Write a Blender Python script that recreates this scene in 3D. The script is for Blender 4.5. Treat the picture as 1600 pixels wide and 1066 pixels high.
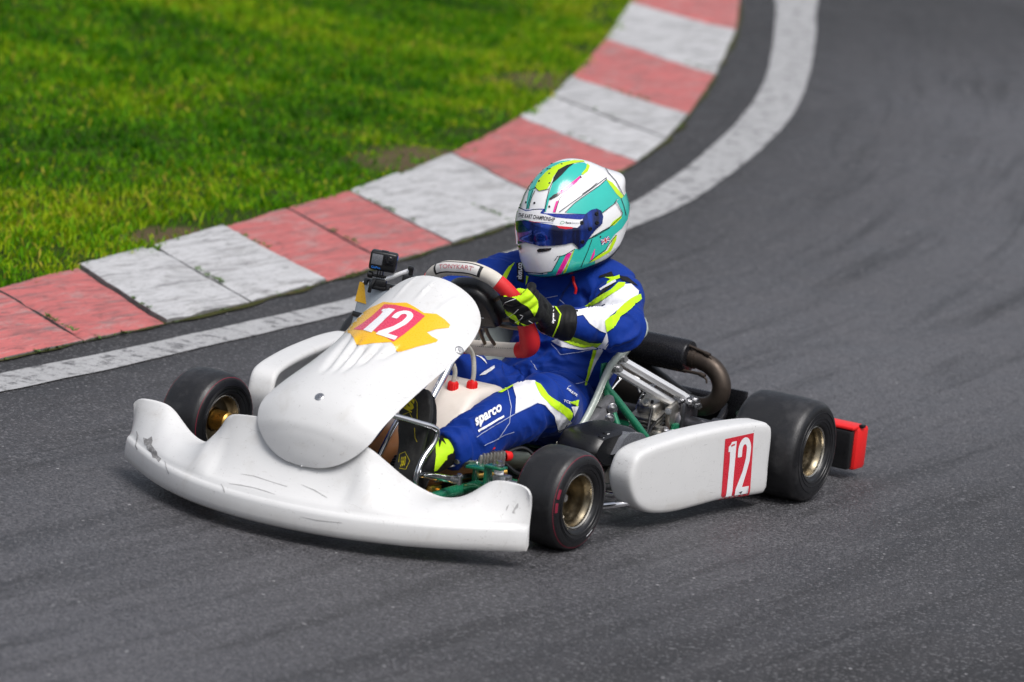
import bpy, bmesh, math, random
import numpy as np
from mathutils import Vector, Matrix, noise
from mathutils.bvhtree import BVHTree
from mathutils.geometry import delaunay_2d_cdt

for o in list(bpy.data.objects):
    bpy.data.objects.remove(o)
NBLADES = 400000
S = bpy.context.scene
COL = S.collection
R = math.radians

# ------------------------------------------------------------------ camera, sky, sun, exposure
cam = bpy.data.cameras.new('camera')
co = bpy.data.objects.new('camera', cam); COL.objects.link(co)
cam.sensor_width = 36; cam.lens = 157.5
cam.clip_start = 0.1; cam.clip_end = 1000
right = Vector((-0.4939, 0.8632, 0.1049)); up = Vector((-0.1123, -0.1829, 0.9767)); fw = Vector((-0.8622, -0.4706, -0.1872))
m = Matrix((right, up, -fw)).transposed().to_4x4()
m.translation = Vector((10.7968, 5.6353, 2.6113))
co.matrix_world = m
cam.dof.use_dof = True; cam.dof.focus_distance = 11.8; cam.dof.aperture_fstop = 3.4
S.camera = co

SUN_EL, SUN_AZ = 58, 62            # overcast, brightest towards the photographer's left shoulder
w = bpy.data.worlds.new('World'); S.world = w; w.use_nodes = True
nt = w.node_tree; nt.nodes.clear()
sky = nt.nodes.new('ShaderNodeTexSky'); sky.sky_type = 'NISHITA'; sky.sun_disc = False
sky.sun_elevation = R(SUN_EL); sky.sun_rotation = R(90 - SUN_AZ)
sky.dust_density = 4.0; sky.air_density = 1.0; sky.ozone_density = 1.0
hs = nt.nodes.new('ShaderNodeHueSaturation'); hs.inputs['Saturation'].default_value = 0.50
bg = nt.nodes.new('ShaderNodeBackground'); bg.inputs['Strength'].default_value = 0.11
wo = nt.nodes.new('ShaderNodeOutputWorld')
nt.links.new(sky.outputs[0], hs.inputs['Color']); nt.links.new(hs.outputs[0], bg.inputs['Color']); nt.links.new(bg.outputs[0], wo.inputs['Surface'])
sl = bpy.data.lights.new('sun', 'SUN'); sl.energy = 2.0; sl.angle = R(32); sl.color = (1.0, 0.985, 0.975)
so = bpy.data.objects.new('sun', sl); COL.objects.link(so)
d = Vector((math.cos(R(SUN_AZ))*math.cos(R(SUN_EL)), math.sin(R(SUN_AZ))*math.cos(R(SUN_EL)), math.sin(R(SUN_EL))))
so.rotation_euler = d.to_track_quat('Z', 'Y').to_euler(); so.location = d*30
S.view_settings.view_transform = 'Standard'; S.view_settings.look = 'None'
S.view_settings.gamma = 1; S.view_settings.exposure = 0.27; S.view_settings.use_curve_mapping = False

# ------------------------------------------------------------------ materials
def nodes(name):
    mt = bpy.data.materials.new(name); mt.use_nodes = True
    nt = mt.node_tree; return mt, nt, nt.nodes['Principled BSDF']
def nd(nt, typ, **kw):
    n = nt.nodes.new(typ)
    for k, v in kw.items():
        if k.startswith('_'): setattr(n, k[1:], v)
        else:
            s = n.inputs[k.replace('__', ' ')]
            if hasattr(v, 'is_output') or isinstance(v, bpy.types.NodeSocket): nt.links.new(v, s)
            else: s.default_value = v
    return n
def ramp(nt, fac, stops, interp='LINEAR'):
    r = nt.nodes.new('ShaderNodeValToRGB'); r.color_ramp.interpolation = interp
    e = r.color_ramp.elements
    while len(e) < len(stops): e.new(0.5)
    for q, (p, c) in zip(e, stops):
        q.position = p; q.color = (c, c, c, 1) if isinstance(c, (int, float)) else (*c, 1)
    nt.links.new(fac, r.inputs[0]); return r.outputs[0]
def mix(nt, a, b, fac, blend='MIX'):
    n = nt.nodes.new('ShaderNodeMix'); n.data_type = 'RGBA'; n.blend_type = blend
    for s, v in ((n.inputs[0], fac), (n.inputs[6], a), (n.inputs[7], b)):
        if isinstance(v, bpy.types.NodeSocket): nt.links.new(v, s)
        elif isinstance(v, (int, float)): s.default_value = v
        else: s.default_value = (*v, 1)
    return n.outputs[2]
def coord(nt, scale=(1, 1, 1), rot=(0, 0, 0)):
    t = nt.nodes.new('ShaderNodeTexCoord'); mp = nt.nodes.new('ShaderNodeMapping')
    mp.inputs['Scale'].default_value = scale; mp.inputs['Rotation'].default_value = rot
    nt.links.new(t.outputs['Object'], mp.inputs[0]); return mp.outputs[0]
def noise_t(nt, vec, scale, detail=4, rough=.55, dist=0):
    n = nd(nt, 'ShaderNodeTexNoise', Scale=scale, Detail=detail, Roughness=rough, Distortion=dist)
    nt.links.new(vec, n.inputs['Vector']); return n.outputs['Fac']
def bump(nt, bs, h, strength, dist=.002, prev=None):
    b = nd(nt, 'ShaderNodeBump', Strength=strength, Distance=dist); nt.links.new(h, b.inputs['Height'])
    if prev is not None: nt.links.new(prev, b.inputs['Normal'])
    nt.links.new(b.outputs[0], bs.inputs['Normal']); return b.outputs[0]
def mat(name, col, rough=.5, metal=0., var=.12, vs=40, rv=.12, bmp=0., bs_=200, coat=0., dirt=None, trans=0., sub=0., spec=.5):
    mt, nt, b = nodes(name); v = coord(nt)
    n1 = noise_t(nt, v, vs); n2 = noise_t(nt, v, vs*5.3, 3)
    c = mix(nt, tuple(x*(1-var) for x in col), tuple(min(1, x*(1+var)) for x in col), n1)
    if dirt:
        c = mix(nt, c, dirt[0], ramp(nt, noise_t(nt, v, dirt[1], 6, .65), [(dirt[2], 0), (min(1, dirt[2]+.2), dirt[3])]))
    nt.links.new(c, b.inputs['Base Color'])
    nt.links.new(ramp(nt, n2, [(.25, max(0, rough-rv)), (.75, min(1, rough+rv))]), b.inputs['Roughness'])
    b.inputs['Metallic'].default_value = metal; b.inputs['Coat Weight'].default_value = coat
    b.inputs['Coat Roughness'].default_value = .08
    b.inputs['Transmission Weight'].default_value = trans; b.inputs['Specular IOR Level'].default_value = spec
    if sub: b.inputs['Subsurface Weight'].default_value = sub; b.inputs['Subsurface Radius'].default_value = (.02, .012, .008)
    if bmp: bump(nt, b, noise_t(nt, v, bs_, 3), bmp, .001)
    return mt

def scuffed_plastic():
    mt, nt, b = nodes('scuffed_white_plastic'); v = coord(nt)
    base = mix(nt, (.60, .60, .60), (.68, .68, .675), noise_t(nt, v, 6, 3))
    grime = ramp(nt, noise_t(nt, v, 9, 8, .7, .4), [(.55, 0), (.82, .50)])
    c = mix(nt, base, (.40, .37, .32), grime)
    v2 = coord(nt, (3, 30, 60), (.1, .25, .1))
    scr = ramp(nt, noise_t(nt, v2, 4.0, 5, .7, .6), [(.63, 0), (.66, .8), (.69, .15)])
    msk = ramp(nt, noise_t(nt, v, 5, 2), [(.48, 0), (.64, .8)])
    k = nd(nt, 'ShaderNodeMath', _operation='MULTIPLY'); nt.links.new(scr, k.inputs[0]); nt.links.new(msk, k.inputs[1])
    c = mix(nt, c, (.09, .085, .08), k.outputs[0])
    v3 = coord(nt, (40, 6, 10), (.3, .1, .7))
    scr2 = ramp(nt, noise_t(nt, v3, 5.0, 3, .6, .8), [(.66, 0), (.685, .55), (.70, 0)])
    c = mix(nt, c, (.30, .28, .26), scr2)
    sp = ramp(nt, noise_t(nt, v, 170, 2), [(.72, 0), (.75, .7)])
    c = mix(nt, c, (.2, .18, .16), sp)
    geo = nt.nodes.new('ShaderNodeNewGeometry'); sx = nt.nodes.new('ShaderNodeSeparateXYZ'); nt.links.new(geo.outputs['Position'], sx.inputs[0])
    low = ramp(nt, sx.outputs['Z'], [(.02, .75), (.085, 0)])
    k2 = nd(nt, 'ShaderNodeMath', _operation='MULTIPLY'); nt.links.new(low, k2.inputs[0]); nt.links.new(noise_t(nt, v, 16, 6, .7), k2.inputs[1])
    c = mix(nt, c, (.30, .26, .21), k2.outputs[0])
    nt.links.new(c, b.inputs['Base Color'])
    nt.links.new(ramp(nt, noise_t(nt, v, 30, 4), [(.3, .38), (.7, .55)]), b.inputs['Roughness'])
    b.inputs['Subsurface Weight'].default_value = .0
    bump(nt, b, noise_t(nt, v, 14, 4), .10, .004)
    return mt

def asphalt():
    mt, nt, b = nodes('track_asphalt'); v = coord(nt)
    big = noise_t(nt, v, .35, 4, .6); mid = noise_t(nt, v, 3.5, 5, .65)
    c = mix(nt, (.019, .0185, .021), (.033, .0325, .036), ramp(nt, big, [(.3, 0), (.7, 1)]))
    c = mix(nt, c, (.040, .039, .042), ramp(nt, mid, [(.45, 0), (.75, .7)]))
    wa = nt.nodes.new('ShaderNodeAttribute'); wa.attribute_name = 'wear_vignette'
    c = mix(nt, c, mix(nt, (.125, .122, .134), (.195, .191, .206), mid), ramp(nt, wa.outputs['Fac'], [(.15, 0), (1, .72)]))  # paler where the attribute is high: lens falloff put into the base colour
    # rubber laid down in streaks that follow the bend (x: distance from the edge line, y: metres along it)
    ln = nt.nodes.new('ShaderNodeAttribute'); ln.attribute_name = 'lane'
    def lane(sx, sy):
        q = nd(nt, 'ShaderNodeMapping'); q.inputs['Scale'].default_value = (sx, sy, 1); nt.links.new(ln.outputs['Vector'], q.inputs[0]); return q.outputs[0]
    c = mix(nt, c, (.016, .0155, .017), ramp(nt, noise_t(nt, lane(5, .35), 1.6, 5, .6, .4), [(.50, 0), (.70, .65)]))
    c = mix(nt, c, (.012, .012, .013), ramp(nt, noise_t(nt, lane(22, .5), 1.3, 4, .6, .3), [(.58, 0), (.72, .55)]))
    c = mix(nt, c, (.20, .197, .207), ramp(nt, noise_t(nt, lane(9, .6), 1.9, 5, .65, .5), [(.58, 0), (.78, .40)]))
    vo = nd(nt, 'ShaderNodeTexVoronoi', Scale=150.0); nt.links.new(v, vo.inputs['Vector'])
    stone = ramp(nt, vo.outputs['Distance'], [(.12, 1), (.5, 0)])
    n3 = noise_t(nt, v, 120, 2)
    c = mix(nt, c, (.013, .013, .014), ramp(nt, vo.outputs['Distance'], [(.35, 0), (.75, .75)]))
    pick = nd(nt, 'ShaderNodeSeparateColor'); nt.links.new(vo.outputs['Color'], pick.inputs[0])
    c = mix(nt, c, (.20, .197, .207), ramp(nt, pick.outputs[0], [(.86, 0), (.95, .55)]))
    v4 = nd(nt, 'ShaderNodeTexVoronoi', Scale=38.0); nt.links.new(v, v4.inputs['Vector'])
    p4 = nd(nt, 'ShaderNodeSeparateColor'); nt.links.new(v4.outputs['Color'], p4.inputs[0])
    k = nd(nt, 'ShaderNodeMath', _operation='MULTIPLY'); nt.links.new(ramp(nt, p4.outputs[1], [(.970, 0), (.985, .9)]), k.inputs[0])
    nt.links.new(ramp(nt, v4.outputs['Distance'], [(.12, 1), (.22, 0)]), k.inputs[1])
    c = mix(nt, c, (.38, .375, .38), k.outputs[0])
    nt.links.new(c, b.inputs['Base Color'])
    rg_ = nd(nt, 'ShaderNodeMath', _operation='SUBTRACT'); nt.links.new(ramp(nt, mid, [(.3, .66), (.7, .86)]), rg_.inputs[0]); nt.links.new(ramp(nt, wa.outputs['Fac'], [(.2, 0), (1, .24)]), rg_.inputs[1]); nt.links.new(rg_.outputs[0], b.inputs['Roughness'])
    h = nd(nt, 'ShaderNodeMath', _operation='ADD'); nt.links.new(stone, h.inputs[0]); nt.links.new(n3, h.inputs[1])
    bump(nt, b, h.outputs[0], .8, .004)
    return mt

def worn_paint(name, col, under, wear_vignette, scale=7, dark=(.12, .12, .12), aniso=(1, 1, 1), streak=0):
    mt, nt, b = nodes(name); v = coord(nt, aniso); vo = coord(nt)
    c = mix(nt, tuple(x*.82 for x in col), tuple(min(1, x*1.1) for x in col), noise_t(nt, vo, 5, 5, .6))
    wr = ramp(nt, noise_t(nt, v, scale, 8, .72, .3), [(wear_vignette, 0), (wear_vignette+.10, .9)])
    c = mix(nt, c, under, wr)
    c = mix(nt, c, dark, ramp(nt, noise_t(nt, v, scale*2.6, 6, .7, .8), [(.53, 0), (.70, .85)]))
    c = mix(nt, c, tuple(x*.45 for x in under), ramp(nt, noise_t(nt, vo, 90, 3), [(.60, 0), (.75, .8)]))
    if streak:
        oi = nt.nodes.new('ShaderNodeObjectInfo'); c = mix(nt, c, tuple(x*.6 for x in col), ramp(nt, oi.outputs['Random'], [(0, .0), (1, .30)]))
        c = mix(nt, c, (.11, .105, .10), ramp(nt, noise_t(nt, vo, 2.2, 7, .75, .2), [(.54, 0), (.74, .5)]))
        vk = coord(nt, (.9, 12, 6), (0, 0, R(9)))
        c = mix(nt, c, (.075, .072, .072), ramp(nt, noise_t(nt, vk, 3.2, 7, .72, .6), [(.50, 0), (.66, streak*1.3)]))
        c = mix(nt, c, tuple(min(1, x*1.25) for x in under), ramp(nt, noise_t(nt, coord(nt, (1.5, 20, 6), (0, 0, R(5))), 4.0, 6, .7, .4), [(.56, 0), (.66, streak)]))
    nt.links.new(c, b.inputs['Base Color']); b.inputs['Roughness'].default_value = .72
    h = noise_t(nt, vo, 110, 4)
    pb = bump(nt, b, h, .6, .004)
    bump(nt, b, wr, .35, .003, pb)
    return mt

M = {}
M['plastic'] = scuffed_plastic()
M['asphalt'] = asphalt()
M['line'] = worn_paint('worn_white_line_paint', (.40, .40, .405), (.08, .08, .083), .52, 14, (.16, .16, .16))
M['kerb_red'] = worn_paint('faded_red_kerb_paint', (.52, .135, .130), (.42, .24, .23), .52, 7, (.14, .050, .048), (.7, 2.6, 1), .55)
M['kerb_white'] = worn_paint('weathered_white_kerb_paint', (.52, .52, .53), (.34, .335, .335), .54, 7, (.15, .148, .148), (.7, 2.6, 1), .5)
M['concrete'] = worn_paint('grey_kerb_concrete', (.20, .195, .19), (.12, .12, .115), .5, 8)
M['soil'] = mat('bare_soil', (.045, .048, .016), .95, spec=.08, var=.5, vs=14, bmp=.8, bs_=70, dirt=((.15, .12, .07), 5, .52, .6))
M['rubber'] = mat('slick_tyre_rubber', (.008, .008, .0095), .36, var=.35, vs=18, rv=.12, bmp=.25, bs_=160, dirt=((.06, .058, .058), 12, .6, .5))
M['tread'] = mat('scrubbed_tread_rubber', (.014, .014, .0155), .43, var=.35, vs=16, rv=.10, bmp=.5, bs_=260, dirt=((.075, .073, .075), 9, .5, .55))
M['tyre_red'] = mat('red_tyre_marking', (.20, .010, .03), .5)
M['rim'] = mat('magnesium_rim', (.30, .255, .18), .36, 1., var=.25, vs=18, dirt=((.05, .045, .03), 20, .52, .7))
M['rim_lip'] = mat('polished_rim_lip', (.62, .58, .50), .25, 1., var=.15)
M['chrome'] = mat('chrome_tube', (.78, .78, .80), .10, 1., var=.05, rv=.05, dirt=((.25, .23, .2), 30, .62, .5))
M['steel'] = mat('zinc_steel', (.52, .52, .53), .32, 1., var=.2, dirt=((.1, .09, .08), 60, .58, .6))
M['alu'] = mat('cast_aluminium', (.50, .48, .44), .45, 1., var=.25, vs=30, bmp=.3, dirt=((.10, .09, .07), 30, .52, .7))
M['brush'] = mat('brushed_bright_aluminium', (.88, .88, .89), .42, .55, var=.06, rv=.06)
M['gold'] = mat('gold_anodised_metal', (.62, .38, .10), .34, 1., var=.2, dirt=((.08, .06, .03), 40, .56, .6))
M['green'] = mat('green_frame_paint', (.012, .17, .085), .28, .25, var=.15, vs=20, coat=.5, dirt=((.04, .08, .05), 30, .66, .4))
M['darksteel'] = mat('dark_grey_axle_steel', (.11, .11, .12), .36, .85, var=.25)
M['black'] = mat('black_plastic', (.008, .008, .009), .34, var=.3, rv=.1, bmp=.1)
M['blackmetal'] = mat('black_painted_metal', (.016, .016, .019), .26, .4, var=.3, dirt=((.07, .065, .06), 22, .6, .5))
M['lens'] = mat('smoked_plastic_cover', (.13, .135, .15), .26, var=.15, coat=.3)
M['exhaust'] = mat('heat_stained_exhaust_steel', (.065, .050, .040), .46, .7, var=.5, vs=12, bmp=.3, dirt=((.10, .08, .065), 16, .5, .6))
M['chamber'] = mat('sooty_expansion_chamber', (.045, .040, .037), .5, .6, var=.4, vs=10, dirt=((.02, .018, .016), 10, .5, .8))
M['red_plastic'] = mat('red_plastic', (.72, .012, .012), .42, var=.12, rv=.1)
M['tank'] = mat('milky_fuel_tank_plastic', (.70, .60, .52), .40, var=.06, vs=8, sub=.3)
M['fuel'] = mat('orange_fuel_showing_through_plastic', (.62, .27, .10), .38, var=.12, vs=9, sub=.2)
M['hose'] = mat('clear_vinyl_hose', (.62, .60, .52), .2, var=.1, trans=.35)
M['seat'] = mat('pale_green_fibreglass', (.42, .47, .42), .34, var=.12, vs=30, rv=.08, coat=.3, dirt=((.30, .33, .29), 45, .5, .5))
M['lead'] = mat('grey_lead_ballast', (.16, .16, .17), .55, .3, var=.4, vs=50, bmp=.5)
M['suede'] = mat('cream_suede_rim', (.60, .56, .50), .8, var=.12, vs=60, bmp=.4, bs_=420)
M['redgrip'] = mat('red_suede_grip', (.62, .012, .016), .62, var=.1, vs=60, bmp=.3, bs_=420)
M['sticker_red'] = mat('red_number_backing', (.60, .022, .04), .3, var=.06, coat=.2)
M['sticker_pink'] = mat('sunfaded_red_number_backing', (.68, .055, .12), .28, var=.06, coat=.2)
M['sticker_yellow'] = mat('yellow_vinyl', (.86, .46, .012), .3, var=.05, coat=.2)
M['sticker_white'] = mat('white_vinyl', (.80, .80, .82), .3, var=.04, coat=.2)
M['sticker_black'] = mat('black_vinyl', (.02, .02, .022), .35, var=.1)
M['sticker_grey'] = mat('silver_grey_vinyl', (.34, .38, .42), .3, var=.1, coat=.2)
M['tray'] = mat('bare_metal_floor_tray', (.12, .09, .07), .5, .5, var=.3, dirt=((.04, .035, .03), 10, .5, .8))
M['bronze'] = mat('bronze_wheel_spoke', (.16, .125, .09), .4, .8, var=.2)
M['weed'] = mat('weed_leaf', (.07, .14, .02), .6, var=.5)
# ------------------------------------------------------------------ mesh library
def lin(a, b, n): return [float(q) for q in np.linspace(a, b, n)]
def crom(pts, n, closed=False):
    P = [Vector(p) for p in pts]; L = len(P)
    segs = L if closed else L-1
    out = []
    for i in range(n + (0 if closed else 1)):
        t = i/n*segs; k = min(int(t), segs-1); u = t-k
        g = (lambda j: P[j % L]) if closed else (lambda j: P[max(0, min(L-1, j))])
        p0, p1, p2, p3 = g(k-1), g(k), g(k+1), g(k+2)
        if not closed:
            if k == 0: p0 = p1*2-p2
            if k == segs-1: p3 = p2*2-p1
        out.append(.5*((2*p1)+(p2-p0)*u+(2*p0-5*p1+4*p2-p3)*u*u+(3*p1-p0-3*p2+p3)*u**3))
    return out
def lerp_list(vals, n):
    x = np.linspace(0, len(vals)-1, n); return np.interp(x, range(len(vals)), vals)
class MB:
    def __init__(s): s.v = []; s.f = []; s.mi = []
    def add(s, v, f, mi=0):
        o = len(s.v); s.v += [Vector(p) for p in v]; s.f += [tuple(i+o for i in q) for q in f]; s.mi += [mi]*len(f); return s
    def grid(s, rows, mi=0, cu=False, cv=False):
        """rows: list of equally long lists of points"""
        m, n = len(rows), len(rows[0]); v = [p for r in rows for p in r]; f = []
        for i in range(m if cu else m-1):
            for j in range(n if cv else n-1):
                a, b = i*n+j, i*n+(j+1) % n; c, d_ = ((i+1) % m)*n+(j+1) % n, ((i+1) % m)*n+j
                f.append((a, b, c, d_))
        return s.add(v, f, mi)
    def loft(s, rings, mi=0, cap=True):
        n = len(rings[0]); s.grid(rings, mi, cv=True)
        if cap:
            o = len(s.v)-n*len(rings)
            s.f.append(tuple(o+i for i in reversed(range(n)))); s.mi.append(mi)
            e = len(s.v)-n
            s.f.append(tuple(e+i for i in range(n))); s.mi.append(mi)
        return s
    def tube(s, pts, r, seg=14, n=None, mi=0, closed=False, cap=True, flat=None):
        P = crom(pts, n, closed) if n else [Vector(p) for p in pts]
        N = len(P); rr = [float(r)]*N if isinstance(r, (int, float)) else [float(q) for q in lerp_list(r, N)]
        rings = []; prev = None
        for i in range(N):
            if closed: t = P[(i+1) % N]-P[i-1]
            else: t = P[min(i+1, N-1)]-P[max(i-1, 0)]
            t.normalize()
            if prev is None:
                a = Vector((0, 0, 1)) if abs(t.z) < .9 else Vector((1, 0, 0))
                x = (a-t*a.dot(t)).normalized()
            else:
                x = (prev-t*prev.dot(t)); x.normalize()
            prev = x; y = t.cross(x)
            fl = flat or (1, 1)
            rings.append([P[i]+rr[i]*(fl[0]*math.cos(k*2*math.pi/seg)*x+fl[1]*math.sin(k*2*math.pi/seg)*y) for k in range(seg)])
        if closed: s.grid(rings, mi, cu=True, cv=True)
        else: s.loft(rings, mi, cap)
        return s
    def rod(s, a, b, r, seg=16, mi=0, ch=.0):
        a, b = Vector(a), Vector(b)
        if ch:
            t = (b-a).normalized()*ch
            return s.tube([a, a+t, b-t, b], [r-ch, r, r, r-ch], seg, mi=mi)
        return s.tube([a, b], r, seg, mi=mi)
    def lathe(s, prof, o, ax, seg=64, mi=0, close=False):
        """prof: (radius, height along axis)"""
        o, ax = Vector(o), Vector(ax).normalized()
        a = Vector((0, 0, 1)) if abs(ax.z) < .9 else Vector((1, 0, 0))
        x = (a-ax*a.dot(ax)).normalized(); y = ax.cross(x)
        rows = [[o+ax*float(h)+float(r)*(math.cos(k*2*math.pi/seg)*x+math.sin(k*2*math.pi/seg)*y) for k in range(seg)] for r, h in prof]
        return s.grid(rows, mi, cu=close, cv=True)
    def box(s, c, size, rot=None, bev=.003, mi=0, seg=2):
        bm = bmesh.new(); bmesh.ops.create_cube(bm, size=1)
        for q in bm.verts: q.co = Vector((q.co.x*size[0], q.co.y*size[1], q.co.z*size[2]))
        if bev: bmesh.ops.bevel(bm, geom=list(bm.edges), offset=min(bev, min(size)*.45), segments=seg, affect='EDGES', profile=.5)
        c = Vector(c); rot = rot or Matrix.Identity(3)
        bm.verts.index_update()
        s.add([c+rot @ q.co for q in bm.verts], [tuple(x.index for x in f.verts) for f in bm.faces], mi); bm.free(); return s
    def prism(s, poly, O, U, V, th, bev=.002, mi=0, seg=2):
        """2-D outline in the frame O,U,V pushed th along U x V"""
        O, U, V = Vector(O), Vector(U).normalized(), Vector(V).normalized(); N = U.cross(V).normalized()
        bm = bmesh.new()
        a = [bm.verts.new(O+U*x+V*y) for x, y in poly]
        fa = bm.faces.new(a)
        r = bmesh.ops.extrude_face_region(bm, geom=[fa])
        bmesh.ops.translate(bm, vec=N*th, verts=[q for q in r['geom'] if isinstance(q, bmesh.types.BMVert)])
        bmesh.ops.recalc_face_normals(bm, faces=bm.faces)
        if bev: bmesh.ops.bevel(bm, geom=[e for e in bm.edges if len(e.link_faces) == 2 and e.calc_face_angle(0) > .4], offset=bev, segments=seg, affect='EDGES', profile=.5, clamp_overlap=True)
        bmesh.ops.triangulate(bm, faces=[f for f in bm.faces if len(f.verts) > 4])
        bm.verts.index_update()
        s.add([q.co.copy() for q in bm.verts], [tuple(x.index for x in f.verts) for f in bm.faces], mi); bm.free(); return s
    def bolt(s, p, ax, r=.006, h=.006, mi=0):
        p, ax = Vector(p), Vector(ax).normalized()
        s.tube([p, p+ax*h*.3], r*1.5, 14, mi=mi)
        return s.tube([p+ax*h*.3, p+ax*h], r, 6, mi=mi)
    def merge(s, o, shift=None):
        k = len(s.v); s.v += o.v; s.f += [tuple(i+k for i in q) for q in o.f]; s.mi += o.mi if shift is None else [shift]*len(o.f); return s
    def data(s, name, mats, smooth=True, ang=40):
        me = bpy.data.meshes.new(name); me.from_pydata([tuple(p) for p in s.v], [], s.f)
        bm = bmesh.new(); bm.from_mesh(me); bmesh.ops.remove_doubles(bm, verts=bm.verts, dist=1e-6); bmesh.ops.recalc_face_normals(bm, faces=bm.faces) if getattr(s, 'fixn', True) else None
        bm.to_mesh(me); bm.free()
        for q in (mats if isinstance(mats, (list, tuple)) else [mats]): me.materials.append(q)
        me.update()
        if smooth:
            me.polygons.foreach_set('use_smooth', [True]*len(me.polygons)); me.set_sharp_from_angle(angle=R(ang))
        return me
    def pieces(s):
        # groups of loose islands that lie close together
        n = len(s.v); par = list(range(n))
        def find(a):
            while par[a] != a: par[a] = par[par[a]]; a = par[a]
            return a
        for f in s.f:
            r = find(f[0])
            for q in f[1:]: par[find(q)] = r
        used = sorted({q for f in s.f for q in f}); isl = {}
        for q in used: isl.setdefault(find(q), []).append(q)
        keys = list(isl)
        if len(keys) < 2 or len(keys) > 400: return None
        lo = np.array([np.min([s.v[q] for q in isl[k]], axis=0) for k in keys]); hi = np.array([np.max([s.v[q] for q in isl[k]], axis=0) for k in keys])
        size = (hi-lo).max(1); gap = np.maximum(0, np.maximum(lo[:, None]-hi[None], lo[None]-hi[:, None]))
        near = np.sqrt((gap**2).sum(2)) <= np.maximum(.02, .5*np.maximum(size[:, None], size[None]))
        lab = list(range(len(keys)))
        for a, b in zip(*np.nonzero(np.triu(near, 1))):
            la, lb = lab[a], lab[b]
            if la != lb: lab = [la if x == lb else x for x in lab]
        if len(set(lab)) < 2: return None
        root = {k: lab[i] for i, k in enumerate(keys)}; out = {}
        for f, mi in zip(s.f, s.mi): out.setdefault(root[find(f[0])], []).append((f, mi))
        res = []
        for fs in out.values():
            b = MB(); b.fixn = getattr(s, 'fixn', True); mp = {}
            for f, mi in fs:
                b.f.append(tuple(mp.setdefault(q, len(mp)) for q in f)); b.mi.append(mi)
            b.v = [None]*len(mp)
            for q, i in mp.items(): b.v[i] = s.v[q]
            res.append(b)
        return res
    def build(s, name, mats, parent=None, smooth=True, ang=40):
        if parent is not None and len(s.v) < 60000:
            ps = s.pieces()
            if ps: return [p.build(name, mats, parent, smooth, ang) for p in ps][0]
        # recalc keeps the face order, so material indices are set before it through an attribute on the bmesh
        me = bpy.data.meshes.new(name); me.from_pydata([tuple(p) for p in s.v], [], s.f)
        for q in (mats if isinstance(mats, (list, tuple)) else [mats]): me.materials.append(q)
        me.polygons.foreach_set('material_index', s.mi)
        if getattr(s, 'fixn', True):
            bm = bmesh.new(); bm.from_mesh(me); bmesh.ops.recalc_face_normals(bm, faces=bm.faces); bm.to_mesh(me); bm.free()
        if smooth:
            me.polygons.foreach_set('use_smooth', [True]*len(me.polygons)); me.set_sharp_from_angle(angle=R(ang))
        me.update()
        o = bpy.data.objects.new(name, me); COL.objects.link(o)
        if parent: child(o, parent)
        return o
    def bvh(s): return BVHTree.FromPolygons([tuple(p) for p in s.v], s.f)

def world_of(o):
    m = o.matrix_basis.copy()
    return (world_of(o.parent) @ o.matrix_parent_inverse @ m) if o.parent else m
def child(o, parent):
    o.parent = parent; o.matrix_parent_inverse = world_of(parent).inverted()
def tag(o, label=None, cat=None, group=None, kind=None):
    for k, v in (('label', label), ('category', cat), ('group', group), ('kind', kind)):
        if v: o[k] = v
    return o
def empty(name, loc, label=None, cat=None, group=None, parent=None):
    o = bpy.data.objects.new(name, None); COL.objects.link(o); o.location = loc; o.empty_display_size = .1
    if parent: child(o, parent)
    return tag(o, label, cat, group)

# ---- graphics laid on a surface: outlines in a frame (O, U, V), pushed along D onto the mesh below
class Frame:
    def __init__(s, O, U, V):
        s.O, s.U, s.V = Vector(O), Vector(U).normalized(), Vector(V).normalized(); s.D = -(s.U.cross(s.V)).normalized()
    def at(s, u, v): return s.O+s.U*u+s.V*v
    def mirror(s, M_):
        f = Frame.__new__(Frame); f.O = M_ @ s.O; f.U = M_.to_3x3() @ s.U; f.V = M_.to_3x3() @ s.V; f.D = M_.to_3x3() @ s.D; return f
QUARTER = Frame((0.4, 0, .4), (-.4939, .8632, .1049), (-.1123, -.1829, .9767))     # a three-quarter elevation of the kart
def drop(bvh, fr, u, v, off, last=None):
    q = fr.at(u, v)-fr.D*3
    h, n, i, dd = bvh.ray_cast(q, fr.D)
    if h is None:
        if last is None:
            return None
        # beyond the silhouette: fall back on the nearest surface point
        h, n, i, dd = bvh.find_nearest(fr.at(u, v)+fr.D*last)
        if n.dot(fr.D) > 0: n = -n
        return h+n*off, last
    if n.dot(fr.D) > 0: n = -n
    return h+n*off, dd-3
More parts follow.
